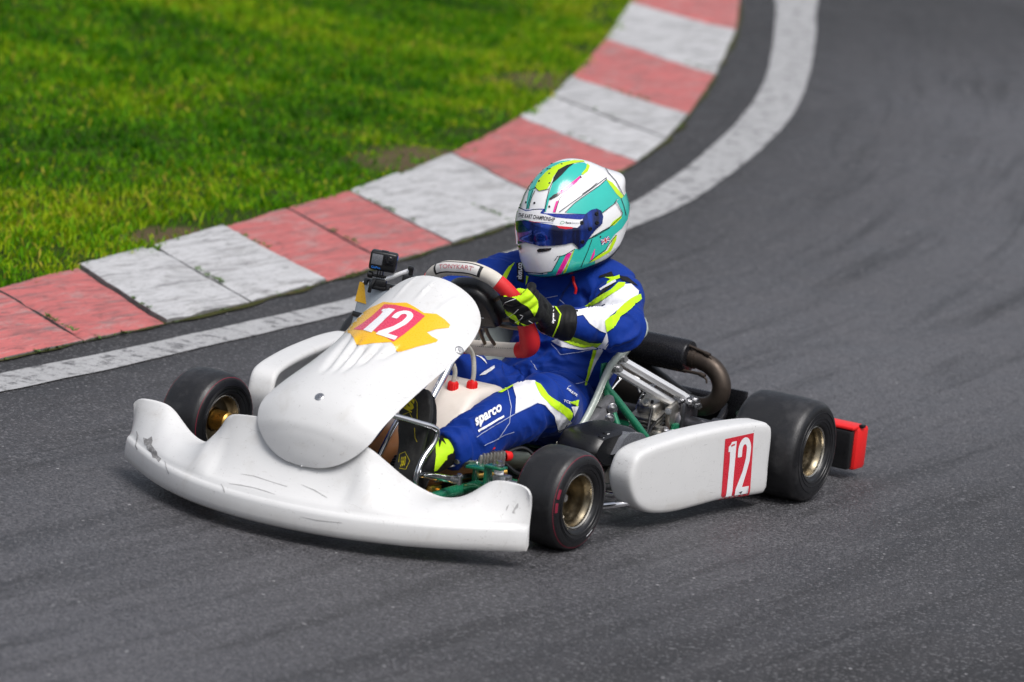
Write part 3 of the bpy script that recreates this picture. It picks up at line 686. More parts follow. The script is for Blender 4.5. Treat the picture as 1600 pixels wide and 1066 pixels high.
# ---- outlines of the printed graphics and sewn panels, metres in the three-quarter elevation frame
G = {
 'h_teal_left': [(-0.0001, 0.3166), (0.0028, 0.3418), (0.006, 0.362), (0.0156, 0.3907), (0.0382, 0.4191), (0.0675, 0.4393), (0.0936, 0.4468), (0.1196, 0.4501), (0.1143, 0.4466), (0.0866, 0.4372), (0.0567, 0.4191), (0.0382, 0.3995), (0.026, 0.3793), (0.0242, 0.3755), (0.016, 0.3547), (0.0088, 0.3198)],
 'h_lime_crown': [(0.0242, 0.3755), (0.0326, 0.394), (0.0528, 0.4165), (0.0715, 0.4307), (0.0935, 0.4416), (0.1268, 0.4495), (0.1534, 0.4496), (0.1575, 0.4462), (0.1346, 0.4425), (0.1085, 0.435), (0.0863, 0.4221), (0.0728, 0.403), (0.0653, 0.3843), (0.0564, 0.3699), (0.0347, 0.3651)],
 'h_black_crown': [(0.0735, 0.4009), (0.0863, 0.4221), (0.1085, 0.435), (0.1294, 0.4409), (0.1125, 0.4273), (0.096, 0.4087), (0.0828, 0.3958), (0.0713, 0.3857)],
 'h_teal_crown': [(0.0748, 0.3966), (0.0898, 0.4176), (0.1157, 0.4353), (0.1413, 0.4427), (0.1577, 0.444), (0.1638, 0.4383), (0.1625, 0.4272), (0.1499, 0.4111), (0.1351, 0.3963), (0.1084, 0.3755), (0.0829, 0.3569), (0.0624, 0.3427), (0.0526, 0.3088), (0.0458, 0.3086), (0.0551, 0.3424), (0.0644, 0.3681)],
 'h_pink_edge': [(0.1439, 0.4065), (0.129, 0.394), (0.1007, 0.3713), (0.0747, 0.3526), (0.0888, 0.3531), (0.1125, 0.3679), (0.1348, 0.3892), (0.1456, 0.4014)],
 'h_lime_edge': [(0.1642, 0.4422), (0.171, 0.4344), (0.1653, 0.4196), (0.1514, 0.4088), (0.1477, 0.4114), (0.1603, 0.4274)],
 'h_black_flash': [(0.0595, 0.3419), (0.0741, 0.3547), (0.0965, 0.3616), (0.0863, 0.3514), (0.0652, 0.3403)],
 'h_pink_short': [(0.0797, 0.3368), (0.0871, 0.3381), (0.078, 0.3063), (0.071, 0.3079)],
 'h_teal_side': [(0.1054, 0.3053), (0.1267, 0.3306), (0.1648, 0.3562), (0.1939, 0.3787), (0.214, 0.3971), (0.2238, 0.3879), (0.2403, 0.3625), (0.2549, 0.3487), (0.2422, 0.3439), (0.2366, 0.3342), (0.2034, 0.3081), (0.1994, 0.3126), (0.1864, 0.317), (0.1722, 0.3145), (0.1605, 0.3025)],
 'h_lime_rear': [(0.2156, 0.3989), (0.2321, 0.39), (0.2628, 0.3549), (0.2557, 0.3475), (0.2423, 0.3603), (0.2231, 0.3858)],
 'h_teal_rear': [(0.2429, 0.3417), (0.2549, 0.3487), (0.2628, 0.3549), (0.2753, 0.3699), (0.2814, 0.3601), (0.2813, 0.3273), (0.2741, 0.2923), (0.2582, 0.2673), (0.2388, 0.2511), (0.2239, 0.2311), (0.2132, 0.2087), (0.1868, 0.186), (0.1701, 0.1744), (0.1495, 0.1634), (0.1125, 0.1469), (0.0994, 0.1462), (0.1291, 0.2096), (0.1395, 0.2095), (0.1541, 0.2191), (0.165, 0.2355), (0.2237, 0.269), (0.2357, 0.2749), (0.2585, 0.3011), (0.2597, 0.3113)],
 'h_lime_arm': [(0.2246, 0.273), (0.2333, 0.2854), (0.2578, 0.3033), (0.256, 0.2952), (0.2357, 0.2749)],
 'h_white_rear': [(0.2792, 0.3009), (0.2748, 0.2748), (0.2616, 0.2454), (0.2498, 0.2212), (0.2231, 0.2004), (0.2316, 0.2231), (0.2417, 0.2487), (0.2596, 0.2673)],
 'h_lime_low': [(0.244, 0.2494), (0.2409, 0.2335), (0.2278, 0.2061), (0.1948, 0.1852), (0.1678, 0.1737), (0.1872, 0.1899), (0.219, 0.2081), (0.2289, 0.2275), (0.2356, 0.2431)],
 'h_pink_tri': [(0.183, 0.212), (0.183, 0.1966), (0.1764, 0.1819), (0.1704, 0.1806)],
 'h_teal_chin': [(0.0899, 0.1901), (0.1079, 0.1975), (0.0785, 0.1412), (0.0546, 0.1367), (0.0567, 0.1477), (0.0693, 0.1515), (0.0798, 0.1678)],
 'h_pink_chin': [(0.1079, 0.1975), (0.1212, 0.1992), (0.0933, 0.1448), (0.0784, 0.1402)],
 'h_lime_chin': [(0.1237, 0.2019), (0.1291, 0.2096), (0.1055, 0.1485), (0.0979, 0.1453)],
 'h_vent_a': [(0.0287, 0.206), (0.0342, 0.2105), (0.0681, 0.212), (0.0658, 0.2071), (0.0536, 0.2033), (0.0321, 0.2005)],
 'h_vent_b': [(-0.0241, 0.225), (-0.0133, 0.2208), (-0.011, 0.2093), (-0.0174, 0.212)],
 'h_flag': [(0.1982, 0.2349), (0.2202, 0.2459), (0.2242, 0.234), (0.202, 0.2211)],
 'h_line_0': [(0.0021, 0.3163), (0.0091, 0.3381), (0.0187, 0.3668)],
 'h_line_1': [(0.0242, 0.3755), (0.0346, 0.3642), (0.0622, 0.3693), (0.0731, 0.3937), (0.0798, 0.3972)],
 'h_line_2': [(0.0621, 0.3684), (0.0549, 0.3404), (0.0494, 0.3083)],
 'h_line_3': [(0.0871, 0.3072), (0.1123, 0.3261), (0.1491, 0.3528), (0.186, 0.3805), (0.2152, 0.403)],
 'h_line_4': [(0.1033, 0.3065), (0.1272, 0.3307), (0.1641, 0.3584), (0.1939, 0.3787), (0.2165, 0.3988), (0.2144, 0.4042)],
 'h_line_5': [(0.2028, 0.307), (0.2404, 0.3358), (0.2587, 0.3073), (0.2563, 0.3014), (0.2273, 0.2728), (0.1941, 0.2538), (0.1645, 0.2354)],
 'h_line_6': [(0.1045, 0.3565), (0.0897, 0.3459), (0.0769, 0.3083)],
 'h_line_7': [(0.1901, 0.3883), (0.1715, 0.3719), (0.1495, 0.3567)],
 'h_line_8': [(0.1645, 0.2354), (0.1863, 0.2454), (0.2236, 0.268)],
 'h_line_9': [(0.1754, 0.2364), (0.1642, 0.2048), (0.1457, 0.1618)],
 'h_line_10': [(0.2418, 0.2497), (0.2235, 0.2272), (0.2124, 0.2088), (0.1863, 0.1901), (0.1679, 0.1747)],
 'h_line_11': [(0.0899, 0.1901), (0.0784, 0.1679), (0.0693, 0.1515)],
 'h_line_12': [(0.1291, 0.2096), (0.101, 0.1921), (0.0832, 0.1899), (0.0751, 0.1786)],
 'h_line_13': [(0.2549, 0.3487), (0.2628, 0.3273), (0.269, 0.303)],
 'h_line_14': [(0.2143, 0.4308), (0.2217, 0.4167), (0.242, 0.3939), (0.2628, 0.3549)],
 'h_line_15': [(-0.0052, 0.1493), (0.0381, 0.1457), (0.0701, 0.1503)],
 'h_line_16': [(0.2404, 0.3358), (0.2432, 0.3447), (0.2366, 0.3342)],
 'h_dots': [(0.0954, 0.4385), (0.0579, 0.4261), (0.0622, 0.4124), (0.0951, 0.4201), (0.0346, 0.3918), (0.0623, 0.3857), (0.1458, 0.4033), (0.0614, 0.3223), (-0.0007, 0.3351), (0.1987, 0.243)],
 'v_main': [(-0.0169, 0.3226), (0.0013, 0.3133), (0.0494, 0.3041), (0.1046, 0.3023), (0.1569, 0.3028), (0.1722, 0.3145), (0.1865, 0.318), (0.1994, 0.3126), (0.2045, 0.2977), (0.2019, 0.2786), (0.1826, 0.2601), (0.1684, 0.2422), (0.1541, 0.2191), (0.1403, 0.2093), (0.1291, 0.2218), (0.1212, 0.2268), (0.1049, 0.2223), (0.0752, 0.2184), (0.0381, 0.2173), (0.001, 0.2275), (-0.0267, 0.2457), (-0.026, 0.2754), (-0.0213, 0.3045)],
 'v_strip': [(-0.0169, 0.3194), (0.001, 0.3104), (0.0491, 0.3012), (0.1052, 0.3001), (0.154, 0.301), (0.1437, 0.2745), (0.1343, 0.2664), (0.1011, 0.2679), (0.0751, 0.2726), (0.0384, 0.2787), (0.0006, 0.2868), (-0.0198, 0.2942)],
 'v_blue': [(0.0527, 0.3018), (0.1052, 0.3001), (0.154, 0.301), (0.1496, 0.2903), (0.1435, 0.2879), (0.1045, 0.2901), (0.0752, 0.2932)],
 'v_red': [(0.0794, 0.2712), (0.124, 0.2675), (0.1209, 0.2637), (0.1045, 0.2624), (0.0864, 0.2653)],
 'v_rain': [(-0.0139, 0.2904), (0.0238, 0.2813), (0.0716, 0.2781)],
 'v_text': [(-0.0174, 0.2949), (0.0747, 0.2809), (-0.0153, 0.3059)],
 'v_text2': [(0.1039, 0.2768), (0.1377, 0.2763), (0.1041, 0.282)],
 'v_logo': [(0.089, 0.2764), (0.0924, 0.2821), (0.0984, 0.2835), (0.101, 0.2792), (0.0957, 0.2757)],
 'v_bolts': [(0.1863, 0.3038), (0.1867, 0.2801), (0.1687, 0.2638), (0.1485, 0.2291), (0.1461, 0.2794)],
 'v_badge': [(0.1892, 0.286), (0.201, 0.2868), (0.1995, 0.2737), (0.1906, 0.2705)],
 's_white_sleeve': [(0.2497, 0.1126), (0.2807, 0.1155), (0.3011, 0.0969), (0.2998, 0.0857), (0.2676, 0.0637), (0.2263, 0.0333), (0.2068, 0.0128), (0.2119, -0.0175), (0.1916, -0.0101), (0.1653, 0.0081), (0.148, 0.0304), (0.1034, 0.0219), (0.1052, 0.0421), (0.143, 0.0452), (0.1616, 0.0505), (0.2164, 0.0845)],
 's_lime_up': [(0.1568, 0.056), (0.1864, 0.0744), (0.2268, 0.0966), (0.2485, 0.1178), (0.266, 0.117), (0.2626, 0.1071), (0.2373, 0.0905), (0.2062, 0.0702), (0.1856, 0.0592), (0.1655, 0.0531)],
 's_lime_dn': [(0.2047, 0.014), (0.2267, 0.0292), (0.2525, 0.0539), (0.2801, 0.0745), (0.3042, 0.0885), (0.3066, 0.0738), (0.268, 0.04), (0.2497, 0.0297), (0.228, -0.0027), (0.2114, -0.0143)],
 's_lime_fore': [(0.0912, -0.0137), (0.1347, -0.0275), (0.1658, -0.0391), (0.2003, -0.0407), (0.191, -0.051), (0.1559, -0.0585), (0.1197, -0.0485), (0.0866, -0.0305)],
 's_white_fore': [(0.0687, -0.0369), (0.0866, -0.0305), (0.1197, -0.0485), (0.1559, -0.0585), (0.191, -0.051), (0.2003, -0.0407), (0.2114, -0.0143), (0.2159, -0.0383), (0.2022, -0.0593), (0.1455, -0.0626), (0.0986, -0.0554)],
 's_text_arm': [(0.1072, 0.0399), (0.1345, 0.0422), (0.1076, 0.047)],
 's_black_ep': [(0.186, 0.0785), (0.2162, 0.107), (0.2397, 0.1188), (0.2349, 0.1122), (0.2065, 0.0885)],
 's_black_ep2': [(0.2486, 0.138), (0.2733, 0.1334), (0.3007, 0.109), (0.2739, 0.119), (0.2566, 0.125)],
 's_black_ep3': [(0.1968, 0.1375), (0.2301, 0.1492), (0.2385, 0.1321), (0.2159, 0.1355), (0.198, 0.1323)],
 's_white_pipe': [(0.1973, 0.1026), (0.24, 0.1255), (0.2425, 0.1202), (0.2007, 0.0971)],
 's_lime_ep': [(0.2108, 0.1339), (0.221, 0.1328), (0.2373, 0.1341), (0.2514, 0.1388), (0.2527, 0.1303), (0.2337, 0.1222), (0.2155, 0.1119), (0.2187, 0.1209), (0.228, 0.127)],
 's_black_far': [(-0.0261, 0.1738), (-0.0094, 0.178), (-0.0049, 0.1386), (-0.0066, 0.1203), (-0.0247, 0.1274)],
 's_text_far': [(-0.0261, 0.1307), (-0.0251, 0.1746), (-0.0113, 0.1301)],
 's_lime_far': [(-0.0303, 0.1762), (-0.039, 0.1638), (-0.0563, 0.1267), (-0.0687, 0.1168), (-0.0653, 0.1379), (-0.0478, 0.1648)],
 's_lime_far2': [(0.0003, 0.1411), (0.0068, 0.1384), (0.0037, 0.1234), (-0.0018, 0.1148)],
 's_lime_side': [(0.1807, -0.0625), (0.19, -0.0634), (0.176, -0.1112), (0.1607, -0.1586), (0.1549, -0.158), (0.1694, -0.1063)],
 's_white_side': [(0.19, -0.0634), (0.217, -0.0439), (0.2015, -0.073), (0.1834, -0.1057), (0.1635, -0.1497), (0.176, -0.1112)],
 'l_white_knee': [(-0.0367, -0.1529), (-0.0087, -0.1396), (0.0213, -0.1417), (0.034, -0.1687), (0.0565, -0.1885), (0.0872, -0.2194), (0.1097, -0.2392), (0.1182, -0.2515), (0.0878, -0.2777), (0.0829, -0.2764), (0.0716, -0.234), (0.0474, -0.2049), (0.0265, -0.1986), (-0.0315, -0.2252), (-0.0281, -0.1835)],
 'l_lime': [(0.0205, -0.1447), (0.0341, -0.1513), (0.0562, -0.1792), (0.0868, -0.1989), (0.1119, -0.216), (0.1205, -0.2312), (0.1117, -0.2456), (0.0964, -0.2297), (0.0613, -0.2053), (0.0363, -0.1802)],
 'l_lime2': [(0.1105, -0.1963), (0.1357, -0.1928), (0.132, -0.2099), (0.1121, -0.1986)],
 'l_white2': [(0.1158, -0.2092), (0.1356, -0.2092), (0.1232, -0.2355)],
 'l_lime_top': [(-0.0746, -0.1724), (-0.0389, -0.1517), (-0.0324, -0.1544), (-0.0637, -0.1724)],
 'l_text': [(-0.1303, -0.2657), (-0.0641, -0.2268), (-0.134, -0.2398)],
 'l_text_bar': [(-0.1282, -0.268), (-0.0608, -0.23), (-0.0595, -0.2343), (-0.1262, -0.2734)],
 's_seam_0': [(-0.0497, -0.1639), (-0.0413, -0.2086), (-0.0463, -0.249), (-0.0739, -0.2892), (-0.1095, -0.3048)],
 's_seam_1': [(0.0156, 0.0658), (0.0398, 0.0765), (0.0866, 0.0837)],
 's_seam_2': [(0.0913, 0.074), (0.1045, 0.0635)],
 's_seam_3': [(0.068, -0.0432), (0.0937, -0.0746), (0.1281, -0.0693), (0.1776, -0.0621)],
 's_seam_4': [(0.1071, -0.1581), (0.1324, -0.1536), (0.1592, -0.1482)],
 's_seam_5': [(0.0265, -0.1986), (-0.0311, -0.2261), (-0.0894, -0.2589), (-0.1292, -0.2842)],
 's_seam_6': [(0.0053, -0.0282), (0.029, -0.0176)],
 's_seam_7': [(0.0133, -0.0927), (0.0291, -0.1159)],
 's_seam_8': [(-0.0785, -0.2897), (-0.0588, -0.2795), (-0.0341, -0.2719)],
 's_zip': [(0.1276, 0.1356), (0.1176, 0.1152), (0.1043, 0.0971), (0.0861, 0.0602), (0.0756, 0.0195)],
 's_hip_text': [(0.1022, -0.1657), (0.1293, -0.185), (0.1055, -0.1609)],
 's_hip_text2': [(0.0925, -0.1953), (0.1129, -0.2027), (0.0937, -0.1893)],
 'r_lime': [(-0.1107, 0.0228), (-0.0933, 0.0454), (-0.0845, 0.0434), (-0.0984, 0.0204)],
 'r_lime2': [(-0.1248, -0.0096), (-0.1036, -0.0097), (-0.1056, -0.0197), (-0.1217, -0.0222)],
 'r_white': [(-0.1218, -0.0232), (-0.1049, -0.0209), (-0.0905, -0.0174), (-0.0702, -0.0327), (-0.0552, -0.0548), (-0.0748, -0.065), (-0.0904, -0.0675), (-0.1059, -0.0535)],
 'r_white2': [(-0.0857, -0.1049), (-0.0846, -0.1111), (-0.1112, -0.1277), (-0.1282, -0.13), (-0.1113, -0.1164)],
 'g_lime_back': [(-0.0614, 0.0866), (-0.0364, 0.1003), (-0.0156, 0.1053), (0.0017, 0.0984), (0.0194, 0.0799), (0.0287, 0.0668), (0.0295, 0.0503), (0.026, 0.0394), (0.0201, 0.0268), (0.0121, 0.0398), (0.0018, 0.0521), (-0.0135, 0.06), (-0.0284, 0.0719), (-0.0458, 0.0768), (-0.0598, 0.0773)],
 'g_lime_pat': [(-0.0645, 0.0398), (-0.0562, 0.0451), (-0.0384, 0.0351), (-0.0285, 0.0278), (-0.0181, 0.0123), (-0.0208, 0.0045), (-0.0288, 0.0095), (-0.0311, 0.0168), (-0.0413, 0.022), (-0.0512, 0.0303), (-0.0636, 0.0316)],
 'g_lime_pat2': [(-0.0162, 0.0091), (-0.0062, 0.0061), (0.0064, 0.0015), (0.0114, -0.0011), (0.0045, -0.0033), (-0.0056, -0.0002)],
 'g_lime_line_0': [(0.0483, 0.0574), (0.0545, 0.0518), (0.0524, 0.0376), (0.0548, 0.0271)],
 'g_lime_line_1': [(0.0251, 0.0077), (0.0373, 0.0156), (0.0552, 0.0188)],
 'g_lime_line_2': [(0.0746, 0.0547), (0.0891, 0.0325), (0.0824, 0.0046), (0.069, -0.0257)],
 'g_pipe_0': [(0.0048, 0.0151), (0.0192, 0.0073), (0.0224, -0.0001), (0.0371, -0.0129), (0.0567, -0.0233), (0.0775, -0.0338)],
 'g_pipe_1': [(-0.067, 0.0371), (-0.0666, 0.0452), (-0.056, 0.0625), (-0.0284, 0.0719)],
 'g_pipe_2': [(-0.0301, 0.0096), (-0.0133, 0.0222), (-0.01, 0.0279), (-0.0174, 0.0298)],
 'g_pipe_3': [(-0.0953, 0.0421), (-0.0766, 0.0637)],
 'g_pipe_4': [(-0.0561, 0.0185), (-0.0386, 0.0299), (-0.0215, 0.0454)],
 'g_text': [(0.0751, 0.0075), (0.0755, 0.0545), (0.0614, 0.0099)],
 'g_text2': [(0.0665, -0.0007), (0.0689, 0.0132), (0.0622, 0.0018)],
 'sole_line_0': [(-0.3257, -0.1986), (-0.2929, -0.1755), (-0.2799, -0.1953), (-0.2794, -0.2392)],
 'sole_line_1': [(-0.3186, -0.2269), (-0.2996, -0.2187), (-0.2909, -0.2371)],
 'sole_line_2': [(-0.2862, -0.2591), (-0.2853, -0.2827), (-0.2799, -0.2946)],
 'sole_line_3': [(-0.3269, -0.3469), (-0.325, -0.3266), (-0.3107, -0.3199), (-0.2985, -0.3429), (-0.3086, -0.3642), (-0.3254, -0.3614)],
 'sole_s': [(-0.3108, -0.2094), (-0.2898, -0.2157), (-0.3056, -0.1803)],
 'sole_bar': [(-0.3134, -0.2051), (-0.2928, -0.2175), (-0.2944, -0.2204), (-0.3152, -0.2089)],
 'sole_t': [(-0.3232, -0.3584), (-0.3102, -0.3549), (-0.3204, -0.3332)],
 'shoe_lime': [(-0.2341, -0.2986), (-0.2252, -0.2678), (-0.2069, -0.273), (-0.1959, -0.2874), (-0.1934, -0.2937), (-0.1871, -0.317), (-0.1938, -0.3317), (-0.2132, -0.3479), (-0.2304, -0.3686), (-0.2378, -0.3699), (-0.2328, -0.3305)],
 'shoe_star': [(-0.2336, -0.2629), (-0.2204, -0.2734), (-0.2027, -0.2764), (-0.1884, -0.2851), (-0.1998, -0.29), (-0.2135, -0.2876), (-0.2063, -0.3037), (-0.2177, -0.2932), (-0.2238, -0.3109), (-0.2263, -0.2934), (-0.2341, -0.2986)],
 'shoe_star2': [(-0.2132, -0.3479), (-0.2084, -0.3413), (-0.2058, -0.3508), (-0.204, -0.3306), (-0.1934, -0.3245), (-0.1833, -0.3308), (-0.1935, -0.3573), (-0.2065, -0.3641)],
 'n_yellow': [(-0.4762, -0.0206), (-0.4676, -0.0081), (-0.4592, 0.0062), (-0.4392, 0.0235), (-0.4018, 0.0471), (-0.3673, 0.0619), (-0.3401, 0.059), (-0.3076, 0.0596), (-0.2876, 0.0493), (-0.2625, 0.0331), (-0.2303, 0.0308), (-0.209, 0.0162), (-0.1957, 0.0025), (-0.1983, -0.0044), (-0.2302, -0.0081), (-0.2541, -0.0158), (-0.2422, -0.0262), (-0.2257, -0.0352), (-0.2304, -0.0409), (-0.279, -0.0529), (-0.3216, -0.0669), (-0.3281, -0.0642), (-0.3361, -0.0479), (-0.3425, -0.041), (-0.3861, -0.0435), (-0.4223, -0.049), (-0.4311, -0.047), (-0.439, -0.0298), (-0.4511, -0.0181), (-0.4635, -0.0158)],
 'n_red': [(-0.3639, 0.0554), (-0.3367, 0.0535), (-0.2975, 0.0453), (-0.2744, 0.0346), (-0.2594, 0.0247), (-0.2826, 0.0026), (-0.3095, -0.0201), (-0.3371, -0.0407), (-0.3607, -0.0269), (-0.3897, -0.0124), (-0.4242, -0.0108), (-0.4424, -0.0088), (-0.4225, 0.0043), (-0.3973, 0.0232), (-0.3771, 0.0425)],
 'n_quad': [(-0.4343, -0.0087), (-0.3292, -0.0425), (-0.3713, 0.0541), (-0.27, 0.0341)],
 'f_scar': [(-0.9831, -0.2852), (-0.97, -0.2886), (-0.9593, -0.2816), (-0.9555, -0.2922), (-0.9576, -0.3022), (-0.947, -0.3125), (-0.9393, -0.3195), (-0.9367, -0.3281), (-0.9262, -0.3352), (-0.9318, -0.3449), (-0.9407, -0.3359), (-0.9504, -0.3337), (-0.9562, -0.3219), (-0.9677, -0.3155), (-0.9709, -0.3049), (-0.9781, -0.301)],
 'f_scr3': [(-0.916, -0.3405), (-0.9122, -0.351), (-0.9069, -0.363), (-0.9016, -0.3726)],
 'f_scr4': [(-1.0043, -0.2696), (-0.9997, -0.2804), (-1.0026, -0.3056), (-0.9965, -0.3155)],
 'f_scr5': [(-0.7624, -0.3932), (-0.7541, -0.4065), (-0.7517, -0.4138)],
 'f_scr6': [(-0.7133, -0.3688), (-0.6787, -0.3736), (-0.6369, -0.3862), (-0.5946, -0.398)],
 'f_scr7': [(-0.5599, -0.4693), (-0.5177, -0.4779), (-0.4553, -0.4836)],
 'f_scr1': [(-0.7425, -0.3923), (-0.7132, -0.3954), (-0.6787, -0.4013), (-0.6511, -0.4083), (-0.6229, -0.4174)],
 'f_scr2': [(-0.5597, -0.3925), (-0.5244, -0.4065), (-0.4935, -0.4242)],
 'w_scr1': [(-0.0238, -0.4368), (-0.0265, -0.4446), (-0.0328, -0.4521), (-0.0361, -0.4611)],
 'w_scr2': [(-0.0468, -0.4405), (-0.0501, -0.4462), (-0.0528, -0.4541)],
}
# ------------------------------------------------------------------ the kart (x forward, y to the driver's left, z up)
Y0 = -.027
kart = empty('racing_kart', (.55, Y0, 0), 'white racing kart with green frame carrying number 12, driven by a person in blue', 'kart')

# ---- front bumper: rings across the car
A_ = [0, .10, .17, .204, .235, .27, .31, .354, .395, .43, .46, .485, .53, .57, .583, .590]
XT = [1.475, 1.48, 1.487, 1.487, 1.455, 1.415, 1.375, 1.350, 1.338, 1.332, 1.330, 1.329, 1.328, 1.329, 1.330, 1.331]
ZT = [.266, .265, .260, .254, .222, .180, .148, .132, .138, .158, .186, .203, .206, .205, .199, .185]
av = np.linspace(0, .590, 56)
av = np.concatenate([av[:-4], [.560, .572, .580, .586, .589]])
xt = np.interp(av, A_, XT); zt = np.interp(av, A_, ZT)
k_ = np.array([1, 2, 1])/4
for _ in range(4):
    xt[1:-1] = np.convolve(xt, k_, 'valid'); zt[1:-1] = np.convolve(zt, k_, 'valid')
def bump_ring(sgn, i):
    a = av[i]; y = Y0+sgn*a
    xf = 1.615-.262*(a/.587)**2.1
    x1, z1 = xt[i], zt[i]
    zb = .034+.012*(a/.587)**3
    tip = max(0, (a-.574)/.016)                   # round the wing tip
    xf -= .012*tip
    zl = zb+.062-.006*tip
    dpt = .08-.062*min(1, max(0, (a-.46)/.12))
    P = [(xf-min(.05, dpt*.7), zb+.004), (xf-.010, zb), (xf-.003, zb+.006), (xf, zb+.02), (xf-.001, zl-.012), (xf-.004, zl-.003), (xf-.010, zl), (xf-.0155, zl+.003), (xf-.018, zl+.010)]
    # sheet rising from the ledge to the top edge
    p0 = Vector((xf-.018, zl+.010)); p3 = Vector((x1, z1))
    wing = min(1, max(0, (a-.40)/.09))
    c1 = p0.lerp(p3, .35)+Vector((.006, .030))*(1-wing)+Vector((-.006, .000))*wing
    c2 = p0.lerp(p3, .75)+Vector((.012, .012))*(1-wing)+Vector((-.004, .002))*wing
    if a < .25:
        f = min(1, (.25-a)/.06); c1 = c1.lerp(p0+Vector((-.056, .022)), f); c2 = c2.lerp(p3+Vector((.010, -.060)), f)
    for t in lin(.08, 1, 16):
        q = p0*(1-t)**3+3*c1*t*(1-t)**2+3*c2*t*t*(1-t)+p3*t**3; P.append((q.x, q.y))
    P += [(x1-.004, z1+.0015), (x1-.010, z1), (x1-.014, z1-.006), (x1-.016, z1-.03), (min(xf-dpt+.008, x1-.016) if a < .46 else max(x1-.018, xf-dpt), zb+.06), ((min(xf-dpt, x1-.016) if a < .46 else xf-dpt), zb+.012)]
    fl_ = .010*min(1, max(0, (a-.48)/.10))
    return [Vector((x, y+sgn*fl_*(1-min(1, max(0, (z-zb)/.16))), z)) for x, z in P]
rings = [bump_ring(-1, i) for i in range(len(av)-1, 0, -1)]+[bump_ring(1, i) for i in range(len(av))]
fb = MB(); fb.loft(rings)
front_bumper = fb.build('front_bumper', M['plastic'], kart, ang=50)
front_bumper['label'] = 'scuffed white plastic front bumper with raised wing tips'
fbb = fb.bvh()
# the black scar on the far wing tip
def patch(bvh, fr, poly, m_, name, parent, off=.0012, step=.006):
    b = MB(); b.fixn = False; decal(b, bvh, fr, poly, off, step); return b.build(name, m_, parent)

# ---- nose panel
YP = .025
PX = [(1.526, .000, .178), (1.525, .050, .183), (1.519, .096, .199), (1.508, .135, .226), (1.490, .165, .262), (1.455, .177, .302), (1.370, .176, .340), (1.240, .169, .383), (1.133, .170, .422), (1.040, .171, .470), (.978, .155, .512), (.955, .122, .552), (.953, .078, .580), (.952, .030, .592), (.952, 0, .594)]
PC = [(1.526, .177), (1.531, .200), (1.532, .228), (1.530, .262), (1.520, .295), (1.480, .346), (1.395, .398), (1.270, .452), (1.148, .500), (1.068, .542), (1.015, .578), (.982, .596), (.966, .600), (.955, .597), (.952, .595)]
nrow = 130
ed = crom(PX, nrow); ce = crom([(x, 0, z) for x, z in PC], nrow)
rows = []; rowsb = []
NV = 84
for e_, c_ in zip(ed, ce):
    row = []
    for j in range(NV+1):
        s_ = -1+2*j/NV
        fall = abs(s_)**2.3
        y = YP+max(e_.y, .0008)*math.sin(s_*math.pi/2*.98)/math.sin(math.pi/2*.98)
        fall = abs((y-YP)/max(e_.y, .0008))**2.2
        row.append(Vector((c_.x+(e_.x-c_.x)*fall, y, c_.z+(e_.z-c_.z)*fall)))
    rows.append(row)
def grid_normals(rows):
    m_, n_ = len(rows), len(rows[0]); N = []
    for i in range(m_):
        r = []
        for j in range(n_):
            du = rows[min(i+1, m_-1)][j]-rows[max(i-1, 0)][j]; dv = rows[i][min(j+1, n_-1)]-rows[i][max(j-1, 0)]
            k = dv.cross(du); r.append(k.normalized() if k.length > 1e-12 else Vector((.5, 0, .85)))
        N.append(r)
    return N
# flutes: shallow grooves fanning up the front, two creases near the top
def seg_d(p, a, b):
    ab = b-a; t = max(0, min(1, (p-a).dot(ab)/ab.dot(ab))); return (p-(a+ab*t)).length, t
FL = [((1.203, -.092), (1.405, -.040), .0085, .014), ((1.235, -.045), (1.400, -.016), .0085, .015), ((1.262, -.008), (1.388, .006), .0085, .016), ((1.250, .026), (1.350, .026), .0085, .015), ((1.222, .072), (1.300, .050), .008, .013),
      ((1.059, .002), (.990, .012), .0045, -.0045), ((1.066, .069), (.982, .092), .0045, -.0045), ((1.071, .114), (1.036, .152), .0045, -.004), ((1.145, .106), (1.128, .131), .004, -.004), ((1.278, .049), (1.218, .097), .0045, -.0045), ((1.055, -.062), (.975, -.050), .0045, -.004)]
nn = grid_normals(rows)
sgnN = 1 if nn[60][42].z > 0 else -1
for i in range(len(rows)):
    for j in range(NV+1):
        p = rows[i][j]; q = Vector((p.x, p.y-YP, 0)); dz = 0
        for a, b, wd, dp in FL:
            d_, t = seg_d(q, Vector((*a, 0)), Vector((*b, 0)))
            if dp > 0: dz -= dp*math.exp(-(d_/wd)**2)*math.sin(min(1, t*1.0+.02)*math.pi)**.6 if t < 1 else dp*math.exp(-(d_/wd)**2)*.05
            else: dz += -dp*math.exp(-(d_/wd)**2)*(math.sin(math.pi*max(.05, min(.95, t)))**.5)
        rows[i][j] = p+nn[i][j]*sgnN*dz
nn = grid_normals(rows)
TH = .0045
back = [[p-n_*sgnN*TH for p, n_ in zip(r, q)] for r, q in zip(rows, nn)]
np_ = MB()
np_.grid(rows); np_.grid(back)
loop = lambda g: [g[0][j] for j in range(NV)]+[g[i][NV] for i in range(len(g)-1)]+[g[-1][j] for j in range(NV, 0, -1)]+[g[i][0] for i in range(len(g)-1, 0, -1)]
a, b = loop(rows), loop(back)
mid = [(p+q)/2+((p-q).cross(Vector((0, 0, 1))))*0 for p, q in zip(a, b)]
np_.grid([a, b], cv=True)
nose = np_.build('nose_panel', M['plastic'], kart, ang=60)
nose['label'] = 'white tongue shaped nose panel with yellow and red number 12 sticker'
nb = MB(); nb.grid(rows); nbv = nb.bvh()
def on_nose(x, y):
    h = nbv.ray_cast(Vector((x, y, 2)), Vector((0, 0, -1))); return h[0], (h[1] if h[1].z > 0 else -h[1])
